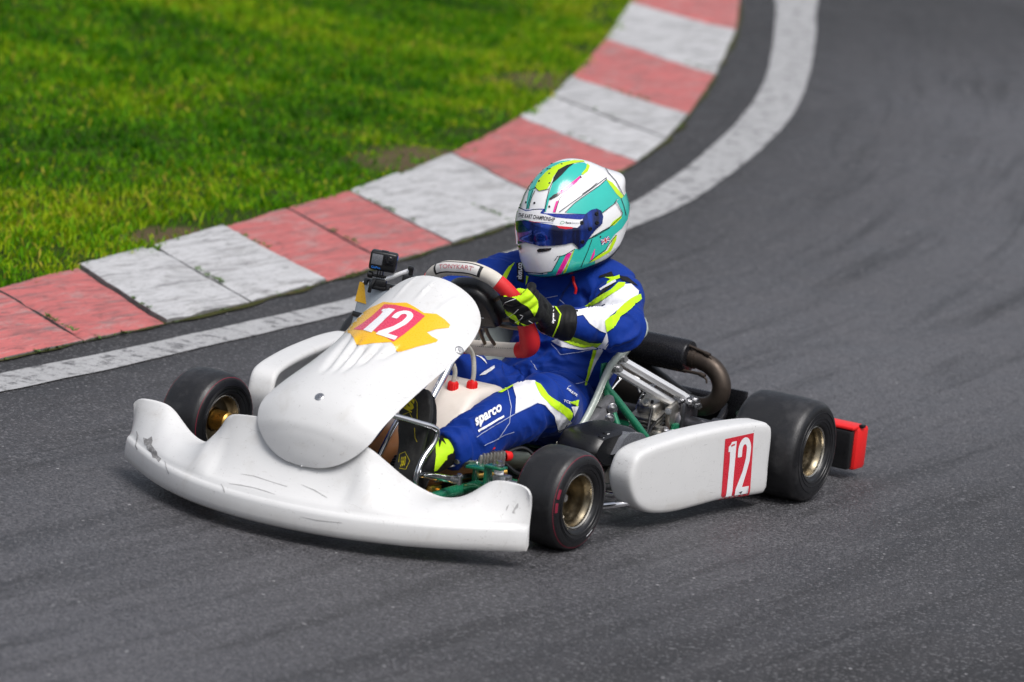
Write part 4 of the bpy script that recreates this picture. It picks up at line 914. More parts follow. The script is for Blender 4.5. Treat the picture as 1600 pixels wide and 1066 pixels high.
for (x, y) in ((1.477, YP), (1.088, .189)):
    p, n_ = on_nose(x, y)
    sc = MB(); sc.lathe([(.0001, .0035), (.004, .0035), (.0045, .0022), (.0085, .0026), (.011, .0018), (.0125, .0002), (.0125, -.002)], p, n_, 24); sc.build('panel_screw', M['steel'], nose)
# steering-post bracket that carries the nose panel
br = MB(); br.tube([(1.38, -.05, .30), (1.25, -.05, .30), (1.12, -.04, .34), (1.0, -.03, .42)], .008, 10, n=16); br.tube([(1.40, -.05, .09), (1.39, -.05, .20), (1.36, -.05, .31)], .008, 10, n=10)
br.build('panel_bracket', M['steel'], kart)

# ---- side pods
F0, U0 = Vector((.9, .545, 0)), Vector((-.9894, .1451, 0)); N0 = Vector((.1451, .9894, 0))
OUT = [(.026, .139), (.030, .172), (.052, .203), (.105, .220), (.23, .232), (.368, .240), (.553, .244), (.687, .239), (.728, .228), (.742, .203), (.744, .12), (.748, .062), (.742, .044), (.722, .038), (.62, .041), (.528, .043), (.407, .038), (.282, .035), (.163, .044), (.089, .066), (.048, .098)]
OUT = [(s+(.094*((.5-s)/.474)**1.3 if s < .5 else 0), z) for s, z in OUT]
OUTD = crom([(s, z, 0) for s, z in OUT], 120, True)
cx = (.026+.748)/2; cz = .14; Wd, Hd = .72, .205
def pod(flip):
    TH_ = .062 if flip else .060
    # (inset, depth) from the outer face to the hollow inside
    steps = [(.026, -.0006), (.013, 0), (.0065, .0018), (.0025, .0055), (.0006, .011), (0, .019), (0, TH_), (.003, TH_+.010), (.010, TH_+.014), (.020, TH_+.012), (.026, TH_+.004), (.028, TH_-.01), (.03, .03), (.05, .02)]
    rings = []
    for ins, dp in steps:
        r = []
        for q in OUTD:
            x = cx+(q.x-cx)*(1-2*ins/Wd); z = cz+(q.y-cz)*(1-2*ins/Hd)
            p = F0+U0*x-N0*(dp+.045*max(0, (.16-x)/.16)**2+.010*max(0, (.3-x)/.3)**2)
            p.z = z
            if flip: p.y = 2*Y0-p.y-.012
            r.append(p)
        rings.append(r)
    b = MB(); b.loft(rings); return b
p = pod(False); podL = p.build('side_pod', M['plastic'], kart, ang=50); podL['label'] = 'white side pod on the near side with red number 12 sticker'
podLb = p.bvh()
p = pod(True); podR = p.build('side_pod', M['plastic'], kart, ang=50); podR['label'] = 'plain white side pod on the far side'
# number on the near pod
PF = Frame(F0, U0, (0, 0, 1))
sk = MB(); sk.fixn = False
decal(sk, podLb, PF, [(.517, .2125), (.648, .2155), (.664, .0425), (.531, .0445)], .0010, .012, 0)
def quad(c00, c10, c01, c11):
    return lambda u, v: tuple((c00[k]*(1-u)+c10[k]*u)*(1-v)+(c01[k]*(1-u)+c11[k]*u)*v for k in (0, 1))
qd = quad((.531, .0445), (.664, .0425), (.517, .2125), (.648, .2155))
ONE = [(.16, .045), (.36, .045), (.40, .93), (.24, .93), (.19, .885), (.135, .86), (.135, .775), (.19, .775), (.20, .62)]
def arcpts(cx_, cy_, rx, ry, a0, a1, n): return [(cx_+rx*math.cos(R(a0+(a1-a0)*k/n)), cy_+ry*math.sin(R(a0+(a1-a0)*k/n))) for k in range(n+1)]
TWO = [(.47, .045), (.93, .045), (.93, .16), (.69, .16), (.80, .36), (.90, .56)]+arcpts(.70, .755, .225, .205, -10, 180, 14)+[(.475, .655), (.615, .655), (.620, .73)]+arcpts(.70, .765, .080, .085, 180, -10, 8)+[(.765, .62), (.68, .42), (.475, .15)]
decal(sk, podLb, PF, [qd(u, v) for u, v in ONE], .0018, .012, 1)
decal(sk, podLb, PF, [qd(u, v) for u, v in TWO], .0018, .012, 1)
for poly, mi in (([(.215, .855), (.345, .870), (.345, .895), (.215, .885)], 0), ([(.60, .085), (.72, .095), (.68, .055)], 2)):
    decal(sk, podLb, PF, [qd(u, v) for u, v in poly], .0024, .012, mi)
st = sk.build('number_sticker', [M['sticker_red'], M['sticker_white'], M['sticker_black']], podL); st['label'] = 'red sticker with white number 12'
# pod mounting bars
for s_ in (1, -1):
    b = MB()
    for x in (.30, .62):
        yy = F0.y+(F0.x-x)*.147
        ys = [Y0+s_*(yy-.02-Y0), Y0+s_*.36]
        b.tube([(x, ys[0], .11), (x, (ys[0]+ys[1])/2, .06), (x, ys[1], .055)], .0095, 10, n=10)
    b.tube([(.78, Y0+s_*.40, .04), (.76, Y0+s_*.50, .055), (.70, Y0+s_*.57, .075), (.45, Y0+s_*.60, .08)], .0095, 12, n=24)
    b.build('pod_bar', M['chrome'], kart)

# ---- wheels
def wheel(c, ang, Rr, w, dish, label, stripe, inner_gold=False, side=1):
    c = Vector(c); n_ = Vector((math.sin(ang)*side, math.cos(ang)*side, 0)) if side == 1 else Vector((-math.sin(ang), -math.cos(ang), 0))
    root = empty('wheel', c, parent=kart); root['label'] = label
    h = w/2; rb = .0705
    prof = [(rb, h-.014), (rb+.003, h-.008), (rb+.010, h-.003), (.5*(rb+Rr)-.004, h), (Rr-.026, h-.0005), (Rr-.017, h-.003), (Rr-.012, h-.006), (Rr-.0065, h-.012), (Rr-.003, h-.019), (Rr-.001, h-.032), (Rr, h*.35), (Rr, 0)]
    prof = prof+[(r, -q) for r, q in prof[-2::-1]]
    P = crom([(r, q, 0) for r, q in prof], 90)
    t = MB(); N = len(P)
    for lo, hi, mi in ((0, 26, 0), (26, N-27, 1), (N-27, N-1, 0)):
        t.lathe([(q.x, q.y) for q in P[lo:hi+1]], c, n_, 96, mi)
    # faint moulded rings in the side wall
    for sg in (1, -1):
        for r_, dr in ((rb+.014, .0016), (rb+.024, .0012), (Rr-.030, .0010)):
            hh = np.interp(r_, [q[0] for q in prof[:8]], [q[1] for q in prof[:8]])
            t.lathe([(r_-dr, sg*(hh-.0012)), (r_, sg*(hh+.0019)), (r_+dr, sg*(hh-.0012))], c, n_, 96, 0)
    t.build('tyre', [M['rubber'], M['tread']], root, ang=70)
    if stripe:
        s_ = MB()
        for sg in (1, -1):
            r_ = Rr-.0105; hh = np.interp(r_, [q[0] for q in prof[:9]], [q[1] for q in prof[:9]])
            s_.lathe([(r_-.0007, sg*(hh+.0000)), (r_-.0003, sg*(hh+.0012)), (r_+.0009, sg*(hh+.0004))], c, n_, 128, 0)
        # worn red lettering patches on the outer wall
        if stripe > 1:
            ax = n_; xx = Vector((0, 0, 1)); yy = ax.cross(xx)
            for a0, a1 in ((R(66), R(79)), (R(84), R(97))):
                g_ = []
                for r_ in lin(Rr-.0225, Rr-.0145, 4):
                    hh = np.interp(r_, [q[0] for q in prof[:9]], [q[1] for q in prof[:9]])+.0008
                    g_.append([c+ax*hh+r_*(xx*math.cos(t_)+yy*math.sin(t_)) for t_ in lin(a0, a1, 10)])
                s_.grid(g_)
            q_ = MB(); q_.fixn = False; g_ = []
            for r_ in lin(Rr-.030, Rr-.0265, 3):
                hh = float(np.interp(r_, [q[0] for q in prof[:8]], [q[1] for q in prof[:8]]))+.0012
                g_.append([c+ax*hh+r_*(xx*math.cos(t_)+yy*math.sin(t_)) for t_ in lin(R(203), R(219), 10)])
            q_.grid(g_); q_.build('tyre_label', M['sticker_white'], root)
        s_.fixn = False
        s_.build('tyre_marking', M['tyre_red'], root)
    # rim: outer dish, barrel and inner dish
    hr = h-.012; rm = MB()
    rm.lathe([(.0655, hr-.006), (.0665, hr-.001), (.0695, hr+.0015), (.0722, hr), (.0728, hr-.004), (.0715, hr-.010)], c, n_, 64, 1)
    rm.lathe([(.0655, hr-.006), (.0635, hr-.011), (.0600, hr-.018), (.0592, hr-.024), (.0600, hr-.028), (.0585, hr-.034), (.0560, hr-dish*.7), (.054, hr-dish), (.030, hr-dish-.004), (.030, hr-dish+.010), (.022, hr-dish+.012), (.018, hr-dish+.022), (.0001, hr-dish+.022)], c, n_, 64, 0)
    rm.lathe([(.0715, -hr+.010), (.0728, -hr+.004), (.0722, -hr), (.0695, -hr-.0015), (.0665, -hr+.001), (.0655, -hr+.006)], c, n_, 64, 1)
    rm.lathe([(.0655, -hr+.006), (.062, -hr+.014), (.060, -hr+.026), (.057, min(hr-dish-.008, -hr+.036)), (.032, min(hr-dish-.010, -hr+.030))], c, n_, 64, 0)
    rm.build('rim', [M['rim'], M['rim_lip']], root, ang=30)
    hb = MB()
    x_ = Vector((0, 0, 1)); y_ = n_.cross(x_)
    for k in range(3):
        t_ = k*2.094+.9; hb.bolt(c+n_*(hr-dish)+.040*(x_*math.cos(t_)+y_*math.sin(t_)), n_, .0055, .010)
    hb.rod(c+n_*(hr-dish+.018), c+n_*(hr-dish+.034), .0105, 6)
    hb.rod(c-n_*(hr+.022), c+n_*(hr-dish), .028, 24, ch=.004)
    vb_ = MB(); t_ = 2.4; vb_.rod(c+n_*(hr-.026)+.057*(x_*math.cos(t_)+y_*math.sin(t_)), c+n_*(hr-.014)+.052*(x_*math.cos(t_)+y_*math.sin(t_)), .003, 8); vb_.build('valve', M['steel'], root)
    hb.build('hub', M['gold'] if inner_gold else M['steel'], root)
    return root
STL, STR = R(4.5), R(5.5)
wheel((1.055, .5025, .129), STL, .129, .132, .070, 'front wheel on the near side with thin red sidewall stripe', 2)
wheel((1.070, -.557, .129), STR, .129, .132, .070, 'front wheel on the far side behind the bumper wing', 1, True, -1)
wheel((0, .607, .140), 0, .140, .208, .095, 'wide rear wheel on the near side', 0)
wheel((0, -.660, .140), 0, .140, .208, .095, 'wide rear wheel on the far side', 0, False, -1)

# ---- frame rails and brackets in green
fr = MB()
for s_ in (1, -1):
    Y = lambda v: Y0+s_*v
    fr.tube([(1.33, Y(.10), .060), (1.27, Y(.18), .066), (1.15, Y(.205), .070), (1.02, Y(.215), .076), (.90, Y(.232), .074), (.74, Y(.29), .058), (.50, Y(.33), .050), (.20, Y(.34), .050), (-.02, Y(.30), .085), (-.22, Y(.28), .085)], .0155, 16, n=60)
    # yoke that carries the stub axle
    fr.tube([(1.00, Y(.225), .078), (1.02, Y(.27), .100), (1.045, Y(.315), .105)], .014, 14, n=10)
    fr.box((1.05, Y(.335), .166), (.036, .052, .007), bev=.002); fr.box((1.05, Y(.335), .082), (.036, .052, .007), bev=.002)
    fr.box((1.045, Y(.312), .124), (.034, .008, .09), bev=.002)
    fr.box((.985, Y(.268), .142), (.05, .09, .007), Matrix.Rotation(.25*s_, 3, 'Z'), .002); fr.box((.965, Y(.232), .118), (.045, .007, .052), Matrix.Rotation(.25*s_, 3, 'Z'), .002)
    # seat stay bracket
    fr.tube([(.345, Y(.36), .055), (.336, Y(.305), .165), (.331, Y(.262), .235), (.331, Y(.252), .268)], .0095, 12, n=20)
    fr.tube([(.205, Y(.385), .055), (.245, Y(.355), .125), (.30, Y(.282), .225), (.330, Y(.252), .268), (.336, Y(.243), .300)], .0115, 12, n=20)
    fr.box((.335, Y(.240), .312), (.030, .007, .045), bev=.003)
    fr.box((.02, Y(.335), .10), (.11, .012, .10), bev=.004)
fr.tube([(1.33, Y0+.10, .060), (1.335, Y0, .060), (1.33, Y0-.10, .060)], .0155, 16, n=10)
for x, yy in ((.74, .29), (.28, .335), (-.2, .28)): fr.rod((x, Y0-yy, .055), (x, Y0+yy, .055), .0135)
fr.build('frame', M['green'], kart)
ft = MB(); ft.prism([(1.30, -.17), (1.30, .17), (.95, .20), (.60, .30), (.60, -.30), (.95, -.20)], (0, Y0, .036), (1, 0, 0), (0, 1, 0), .003, .001)
ft.build('floor_tray', M['tray'], kart)
for s_ in (1, -1):
    Y = lambda v: Y0+s_*v
    ka = MB(); ka.rod((1.05, Y(.345), .075), (1.05, Y(.345), .175), .008, 12); ka.bolt((1.05, Y(.345), .17), (0, 0, 1), .008, .014)
    ka.rod((1.055, Y(.345), .129), (1.055, Y(.47), .129), .014, 16); ka.box((1.055, Y(.36), .127), (.04, .04, .05), bev=.006)
    ka.build('stub_axle', M['steel'], kart)
    wsh = MB()
    for z in (.160, .154, .093): wsh.rod((1.05, Y(.345), z-.003), (1.05, Y(.345), z+.0025), .013, 18)
    wsh.build('kingpin_spacer', M['sticker_white'], kart)
    sa = MB(); sa.box((.99, Y(.36), .108), (.11, .018, .010), Matrix.Rotation(-.3*s_, 3, 'Z'), .003); sa.build('steering_arm', M['steel'], kart)

# tie rods, column, pedals, brake gear
tr = MB(); tr.tube([(1.135, .035, .118), (1.098, .222, .122)], .0090, 18); tr.build('tie_rod', M['chrome'], kart)
te = MB(); te.rod((1.100, .212, .1215), (1.0965, .234, .122), .0105, 16); te.rod((1.097, .232, .112), (1.097, .232, .134), .008, 12); te.bolt((1.0975, .232, .132), (0, 0, 1), .0065, .008); te.build('rod_end', M['steel'], kart)
tr = MB(); tr.tube([(1.135, -.055, .118), (1.07, -.37, .120)], .0090, 18); tr.build('tie_rod', M['chrome'], kart)
WC = Vector((.645, -.015, .462)); WTAU = R(33)
sc = MB(); sc.rod((1.085, .018, .075), (.700, -.008, .425), .0100, 18); sc.build('steering_column', M['chrome'], kart)
cs = MB(); cs.tube([(1.02, -.075, .06), (.95, -.05, .20), (.845, -.02, .320)], .0085, 14, n=12); cs.build('column_support', M['chrome'], kart)
bt = MB()
for k in range(4): bt.lathe([(.0105, -.012+k*.009), (.017, -.009+k*.009), (.017, -.006+k*.009), (.0105, -.003+k*.009)], (1.045, .0155, .1115), (-.74, -.05, .67), 24)
bt.build('column_bush', M['black'], kart)
pd = MB(); PSH = Vector((.030, .016, .007))
pd.tube([Vector(q)+PSH for q in [(1.180, .052, .272), (1.150, .075, .263), (1.105, .106, .249), (1.073, .128, .238), (1.058, .134, .222), (1.066, .130, .195), (1.096, .124, .163), (1.118, .124, .135), (1.124, .122, .105), (1.120, .120, .075)]], .0078, 16, n=70); pd.rod((1.120, .105, .075), (1.120, .14, .075), .012, 16)
bp = pd.build('brake_pedal', M['chrome'], kart); bp['label'] = 'bent chrome brake pedal in front of the shoe'
pd = MB(); pd.tube([(1.17, -.10, .27), (1.12, -.16, .25), (1.085, -.18, .22), (1.10, -.175, .15), (1.12, -.17, .075)], .0078, 14, n=30); pd.build('throttle_pedal', M['chrome'], kart)
pb_ = MB(); pb_.box((1.125, .118, .062), (.045, .03, .045), bev=.005); pb_.box((1.085, .155, .078), (.05, .018, .03), bev=.004); pb_.bolt((1.13, .134, .07), (.2, 1, 0), .006, .012); pb_.bolt((1.08, .165, .08), (.2, 1, 0), .005, .012); pb_.box((1.10, .175, .052), (.09, .05, .02), bev=.006)
pb_.build('pedal_mount', M['gold'], kart)
rd = MB(); rd.rod((1.10, .165, .110), (.90, .195, .104), .0055, 10); rd.rod((1.04, .135, .128), (.945, .205, .145), .0035, 8); rd.rod((1.06, .13, .135), (.95, .185, .155), .003, 8); rd.build('brake_rod', M['steel'], kart)
gb = MB(); gb.tube([(1.02, .150, .098), (.86, .235, .112)], .0085, 14); gb.build('torsion_bar', M['gold'], kart)
mc = MB(); mR = Matrix.Rotation(-.28, 3, 'Z')
mc.box((.905, .205, .145), (.095, .034, .040), mR, .005)
for k in range(7): mc.box(Vector((.905, .205, .145))+mR @ Vector((-.036+k*.012, .0, 0)), (.0055, .044, .048), mR, .0015)
mc.rod((.955, .19, .148), (.995, .178, .148), .011, 16); mc.rod((.955, .192, .135), (.985, .183, .135), .006, 12); mc.rod((.995, .178, .148), (1.015, .172, .148), .007, 6)
mcyl = mc.build('master_cylinder', M['alu'], kart)
for q, r_, ax in (((.852, .222, .150), .014, (-1, .28, 0)), ((.90, .20, .172), .017, (0, 0, 1))):
    q = Vector(q); ax = Vector(ax).normalized(); cp = MB(); cp.lathe([(r_*.8, 0), (r_, .003), (r_, .016), (r_*.85, .020), (.0001, .020)], q, ax, 24)
    for k in range(12): cp.box(q+ax*.009+(Vector((0, 0, 1)) if abs(ax.z) < .9 else Vector((1, 0, 0))).cross(ax).normalized()*0, (.001, .001, .001), None, 0)
    cp.build('fluid_cap', M['red_plastic'], mcyl)
hs_ = MB(); hs_.tube([(.86, .225, .135), (.80, .26, .10), (.6, .31, .09), (.3, .31, .1), (.1, .27, .16)], .005, 8, n=40); hs_.build('brake_hose', M['black'], kart)

# fuel tank
def tank_mat():
    mt, nt, b = nodes('milky_fuel_tank'); v = coord(nt)
    geo = nt.nodes.new('ShaderNodeNewGeometry'); sx = nt.nodes.new('ShaderNodeSeparateXYZ'); nt.links.new(geo.outputs['Position'], sx.inputs[0])
    c = mix(nt, (.62, .27, .10), (.76, .69, .62), ramp(nt, sx.outputs['Z'], [(.165, 0), (.19, 1)]))
    c = mix(nt, c, (.5, .42, .35), ramp(nt, noise_t(nt, v, 14, 5), [(.5, 0), (.8, .35)]))
    nt.links.new(c, b.inputs['Base Color']); b.inputs['Roughness'].default_value = .36; return mt
tk = MB(); tk.prism([(.56, .05), (.97, .05), (.975, .10), (.955, .135), (.80, .268), (.765, .285), (.64, .285), (.57, .24)], (0, .085, 0), (1, 0, 0), (0, 0, 1), .225, .030, seg=5)
tank = tk.build('fuel_tank', tank_mat(), kart, ang=60)
for (x, y, z) in ((.775, .005, .279), (.745, .045, .284)):
    cp = MB(); cp.lathe([(.0135, -.006), (.0135, .014), (.012, .018), (.006, .018), (.0055, .022), (.0001, .022)], (x, y, z), (0, 0, 1), 24)
    for k in range(14): cp.box((x+.0135*math.cos(k*.449), y+.0135*math.sin(k*.449), z+.005), (.0022, .0022, .018), None, .0005)
    cp.build('tank_cap', M['red_plastic'], tank)
hm = MB(); hm.tube([(.775, .005, .295), (.775, .005, .33), (.80, -.01, .37), (.88, -.02, .40)], .0065, 10, n=16); hm.build('tank_hose', M['hose'], tank)
hm = MB(); hm.tube([(.745, .045, .295), (.742, .044, .33), (.745, .035, .375), (.80, .03, .42)], .0065, 10, n=16); hm.build('tank_hose', M['hose'], tank)

# ---- seat shell
SC = [(.72, .108), (.70, .096), (.66, .082), (.60, .062), (.54, .050), (.48, .046), (.40, .046), (.32, .050), (.24, .064), (.17, .095), (.10, .150), (.05, .220), (.01, .290), (-.03, .360), (-.065, .395)]
SE = [(.72, .10, .118), (.70, .135, .124), (.66, .170, .120), (.60, .195, .124), (.54, .207, .142), (.493, .212, .170), (.45, .214, .208), (.41, .214, .254), (.375, .213, .300), (.338, .211, .337), (.255, .205, .365), (.16, .192, .378), (.07, .165, .388), (-.02, .110, .398), (-.065, .06, .402)]
n_ = 60; cc = crom([(x, 0, z) for x, z in SC], n_); ee = crom(SE, n_)
YS = .005
rows = []
for ci, (c_, e_) in enumerate(zip(cc, ee)):
    row = []; up_ = min(1, max(0, (ci/n_-.52)/.16)); px_ = 1.9-.55*up_; kx_ = 2.0-.85*up_
    for j in range(41):
        s_ = -1+j/20; a = abs(s_)
        y = e_.y*math.copysign(min(1, (1-(1-a)**px_)), s_)
        k = a**kx_
        lip = max(0, (a-.90)/.10)
        row.append(Vector((c_.x+(e_.x-c_.x)*k-.014*lip*lip, YS+y+math.copysign(.012*lip, s_), c_.z+(e_.z-c_.z)*k-.004*lip)))
    rows.append(row)
sn = grid_normals(rows); sg = 1 if sn[30][20].z > 0 else -1
bk = [[p-q*sg*.010 for p, q in zip(r, t)] for r, t in zip(rows, sn)]
stb = MB(); stb.grid(rows); stb.grid(bk)
NV = 40; stb.grid([loop(rows), loop(bk)], cv=True); NV = 84
for jj in (0, -1): stb.tube([rows[i][jj] for i in range(0, len(rows), 2)], .0088, 10)
seat = stb.build('seat', M['seat'], kart, ang=60); seat['label'] = 'pale green fibreglass bucket seat'
# ballast bolted to the seat side
lb = MB(); lR = Matrix.Rotation(-.15, 3, 'Z') @ Matrix.Rotation(.5, 3, 'Y')
lb.box((.392, .236, .172), (.085, .034, .075), lR, .008); lb.box((.345, .240, .212), (.060, .026, .065), lR, .008); lb.box((.42, .236, .118), (.07, .03, .05), lR, .008)
bl = lb.build('ballast', M['lead'], kart)
bo = MB()
for q in ((.350, .254, .222), (.360, .254, .196), (.395, .254, .155), (.425, .252, .135)): bo.rod(q, Vector(q)+Vector((.010, .012, 0)), .014, 20, ch=.002); bo.bolt(Vector(q)+Vector((.008, .010, 0)), (.6, .8, 0), .0065, .020)
bo.build('ballast_bolt', M['steel'], bl)

# seat stays: bright flat-ended bars
for (a, b) in (((.268, .208, .309), (.002, .293, .181)), ((.244, .208, .334), (-.002, .316, .208))):
    a, b = Vector(a), Vector(b); t_ = (b-a).normalized()
    ss = MB(); ss.tube([a, a+t_*.02, a+t_*.03, b-t_*.03, b-t_*.02, b], [.0070, .0100, .0118, .0118, .0100, .0070], 8); ss.build('seat_stay', M['brush'], kart, ang=20)
    bo = MB()
    for q in (a, b):
        bo.rod(q-Vector((.004, .012, 0)), q+Vector((.008, .022, .004)), .0075, 12); bo.rod(q+Vector((.0, .004, .0)), q+Vector((.003, .010, .001)), .013, 20); bo.bolt(q+Vector((.006, .016, .003)), (.4, .9, .1), .0075, .014)
    bo.build('stay_bolt', M['steel'], kart)

# ---- rear axle, brake
ax = MB(); ax.rod((0, Y0-.60, .140), (0, Y0+.60, .140), .025, 32); ax.build('rear_axle', M['darksteel'], kart)
hu = MB()
for s_ in (1, -1): hu.lathe([(.0252, .42), (.034, .42), (.034, .445), (.030, .45), (.030, .50), (.04, .505), (.04, .52), (.0252, .52)], (0, Y0, .14), (0, s_, 0), 32)
hu.lathe([(.0252, .30), (.045, .30), (.050, .306), (.050, .33), (.045, .336), (.0252, .336)], (0, Y0, .14), (0, 1, 0), 32)
hu.build('axle_hub', M['darksteel'], kart)
bd = MB()
for h_ in (.196, .208): bd.lathe([(.035, h_-.002), (.092, h_-.002), (.092, h_+.002), (.035, h_+.002)], (0, 0, .14), (0, 1, 0), 56, close=True)
for k in range(28): t_ = k*.2244; bd.box((.064*math.cos(t_), .202, .14+.064*math.sin(t_)), (.05, .009, .003), Matrix.Rotation(-t_, 3, 'Y'), .0005)
bd.build('brake_disc', M['steel'], kart)
bc = MB(); cR = Matrix.Rotation(.3, 3, 'Y')
bc.box((.075, .235, .185), (.062, .060, .040), cR, .010, seg=3); bc.box((.085, .235, .150), (.055, .064, .035), cR, .006)
for k in range(5): bc.box((.094, .238, .168-.0105*k), (.062, .082, .0045), cR, .0015)
bc.box((.05, .232, .206), (.05, .045, .016), cR, .006); bc.box((.052, .292, .160), (.058, .018, .085), cR, .008); bc.rod((.098, .232, .196), (.110, .236, .203), .012, 20); bc.rod((.106, .255, .12), (.118, .285, .118), .009, 14); bc.rod((.11, .21, .115), (.125, .235, .112), .008, 14)
cal = bc.build('brake_caliper', M['alu'], kart)
bo = MB(); bo.bolt((.104, .235, .200), (.8, .2, .5), .0075, .010); bo.bolt((.088, .296, .185), (.9, .4, .1), .006, .010); bo.bolt((.092, .296, .135), (.9, .4, .1), .006, .010); bo.tube([(.05, .20, .215), (.04, .17, .245), (.07, .14, .25), (.12, .12, .20)], .0035, 8, n=18); bo.tube([(.05, .185, .21), (.03, .15, .24), (.06, .12, .24)], .0035, 8, n=18); bo.build('caliper_bolt', M['steel'], cal)
bh = MB(); bh.box((.0, .315, .150), (.085, .018, .11), None, .008); bh.lathe([(.026, -.014), (.048, -.014), (.052, -.008), (.052, .008), (.048, .014), (.026, .014)], (0, .300, .14), (0, 1, 0), 32); bh.box((.0, .305, .205), (.05, .04, .03), None, .006)
bh.build('bearing_hanger', M['darksteel'], kart)
bo = MB()
for q in ((.02, .318, .205), (-.012, .292, .212), (.025, .285, .212), (-.01, .325, .195)): bo.rod(q, Vector(q)+Vector((.006, .012, .002)), .011, 18); bo.bolt(Vector(q)+Vector((.004, .010, .001)), (.45, .9, .15), .0075, .014)
bo.build('hanger_bolt', M['steel'], kart)

# ---- engine on the far side, chain guard
en = MB(); en.box((.18, -.26, .16), (.20, .17, .15), None, .02); 
for k in range(9): en.box((.26+.012*k*.7, -.26, .235+.010*k), (.13, .13, .005), Matrix.Rotation(.6, 3, 'Y'), .002)
en.box((.33, -.26, .325), (.10, .10, .03), Matrix.Rotation(.6, 3, 'Y'), .01); en.rod((.10, -.16, .15), (.10, -.10, .15), .035, 24)
en.build('engine', M['alu'], kart)
cg = MB(); cg.box((.06, -.155, .15), (.24, .03, .13), None, .025); cg.build('chain_guard', M['black'], kart)

# ---- exhaust
ex = MB(); ex.tube([(.05, -.22, .15), (-.06, -.19, .16), (-.16, -.15, .175)], [.026, .034, .05], 24, n=12)
ex.tube([(-.16, -.17, .178), (-.20, -.10, .185), (-.21, -.02, .185), (-.21, .06, .176), (-.205, .14, .164), (-.20, .21, .154)], [.060, .078, .080, .066, .045, .030], 28, n=40)
exh = ex.build('exhaust', M['chamber'], kart)
eb = MB(); eb.tube([(-.20, .205, .155), (-.20, .245, .152), (-.20, .280, .163), (-.20, .303, .188), (-.20, .308, .220), (-.20, .295, .250), (-.20, .268, .272), (-.20, .232, .282), (-.20, .195, .285)], .0265, 28, n=60)
eb.tube([(-.20, .185, .285), (-.20, .200, .285)], .031, 28); eb.tube([(-.20, .212, .284), (-.20, .222, .283)], .0295, 28)
ebo = eb.build('exhaust_bend', M['exhaust'], exh)
si = MB(); si.lathe([(.0001, .205), (.030, .204), (.044, .200), (.047, .194), (.047, .012), (.053, .010), (.054, .004), (.054, -.004), (.050, -.008), (.047, -.010), (.047, -.06), (.0001, -.06)], (-.20, 0, .285), (0, 1, 0), 48)
si.build('silencer', M['blackmetal'], exh)
sp_ = MB()
for dz, dx in ((.038, .012), (-.036, .026)):
    a = Vector((-.20+dx, .175, .285+dz)); b = Vector((-.20+dx*1.1, .255, .277+dz*.78))
    sp_.tube([a, b], .0045, 10)
    for k in range(26): pass
    sp_.rod(a-Vector((0, .008, 0)), a+Vector((0, .006, 0)), .0065, 10); sp_.rod(b-Vector((0, .004, 0)), b+Vector((0, .012, -.004)), .0068, 10)
    sp_.tube([b, b+Vector((0, .018, -.012)), b+Vector((0, .02, -.022))], .0028, 8)
sp_.build('exhaust_spring', M['exhaust'], exh)
# ---- rear bumper
rb = MB(); rb.tube([(-.20, .285, .085), (-.27, .285, .12), (-.325, .27, .150)], .012, 12, n=10); rb.tube([(-.20, Y0-.285, .085), (-.27, Y0-.285, .12), (-.325, Y0-.27, .150)], .012, 12, n=10)
rb.rod((-.33, Y0-.54, .152), (-.33, Y0+.54, .152), .020, 24)
rb.box((-.300, .315, .150), (.012, .055, .10), None, .004)
rbm = rb.build('rear_bumper', M['blackmetal'], kart)
bo = MB(); bo.bolt((-.293, .327, .135), (1, 0, 0), .006, .008); bo.build('bumper_bolt', M['steel'], rbm)
rs_ = MB()
prof = [(-.355, .030), (-.345, .045), (-.345, .128), (-.352, .140)]
rs_.box((-.365, Y0, .084), (.030, 1.352, .112), None, .008, mi=0)
rs_.box((-.412, Y0, .086), (.072, 1.372, .124), None, .012, mi=1)
rs_.box((-.385, Y0, .146), (.066, 1.360, .010), None, .004, mi=1)
for s_ in (1, -1): rs_.lathe([(.0001, .012), (.012, .010), (.014, 0)], (-.350, Y0+s_*.615, .09), (1, 0, 0), 20, mi=2)
for s_ in (1, -1): rs_.box((-.400, Y0+s_*.684, .150), (.020, .014, .010), None, .003, mi=0)
rp = rs_.build('rear_protection', [M['black'], M['red_plastic'], M['sticker_white']], kart); rp['label'] = 'black and red plastic rear bumper end behind the wide rear wheel'

# ---- intake airbox beside the seat
ab = MB(); aO = Vector((.605, .365, -.010)); aR = Matrix.Rotation(-.12, 3, 'Z')
def axf(s, z, y): return aO+aR @ Vector((.11-s*.66, y*1.05, z))
side = [(.0, .185), (.03, .216), (.07, .228), (.24, .236), (.30, .228), (.335, .205), (.325, .165), (.26, .142), (.10, .140), (.03, .160)]
ringz = []
for ins, yy in ((.022, -.062), (.006, -.058), (0, -.045), (0, .030), (.008, .048), (.024, .058)):
    ringz.append([axf(.168+(s-.168)*(1-ins*5), .188+(z-.188)*(1-ins*8), yy) for s, z in [(q.x, q.y) for q in crom([(s, z, 0) for s, z in side], 60, True)]])
ab.loft(ringz)
air = ab.build('intake_airbox', M['black'], kart, ang=50); air['label'] = 'black intake box with smoked cover beside the seat'
ac = MB(); abv = ab.bvh()
cov = [(.115, .176), (.16, .218), (.20, .231), (.30, .222), (.333, .204), (.318, .178), (.25, .166), (.15, .166)]
r1 = [axf(s, z, .062) for s, z in cov]; r2 = [axf(.22+(s-.22)*.93, .196+(z-.196)*.86+.004, .074) for s, z in cov]; r0 = [axf(s, z, .035) for s, z in cov]
ac.loft([r0, r1, r2]); ac.build('airbox_cover', M['lens'], air, ang=25)
aw = MB(); aw.fixn = False
AF = Frame(axf(0, 0, .2), aR @ Vector((-1, 0, 0)), (0, 0, 1))
acb = ac.bvh()
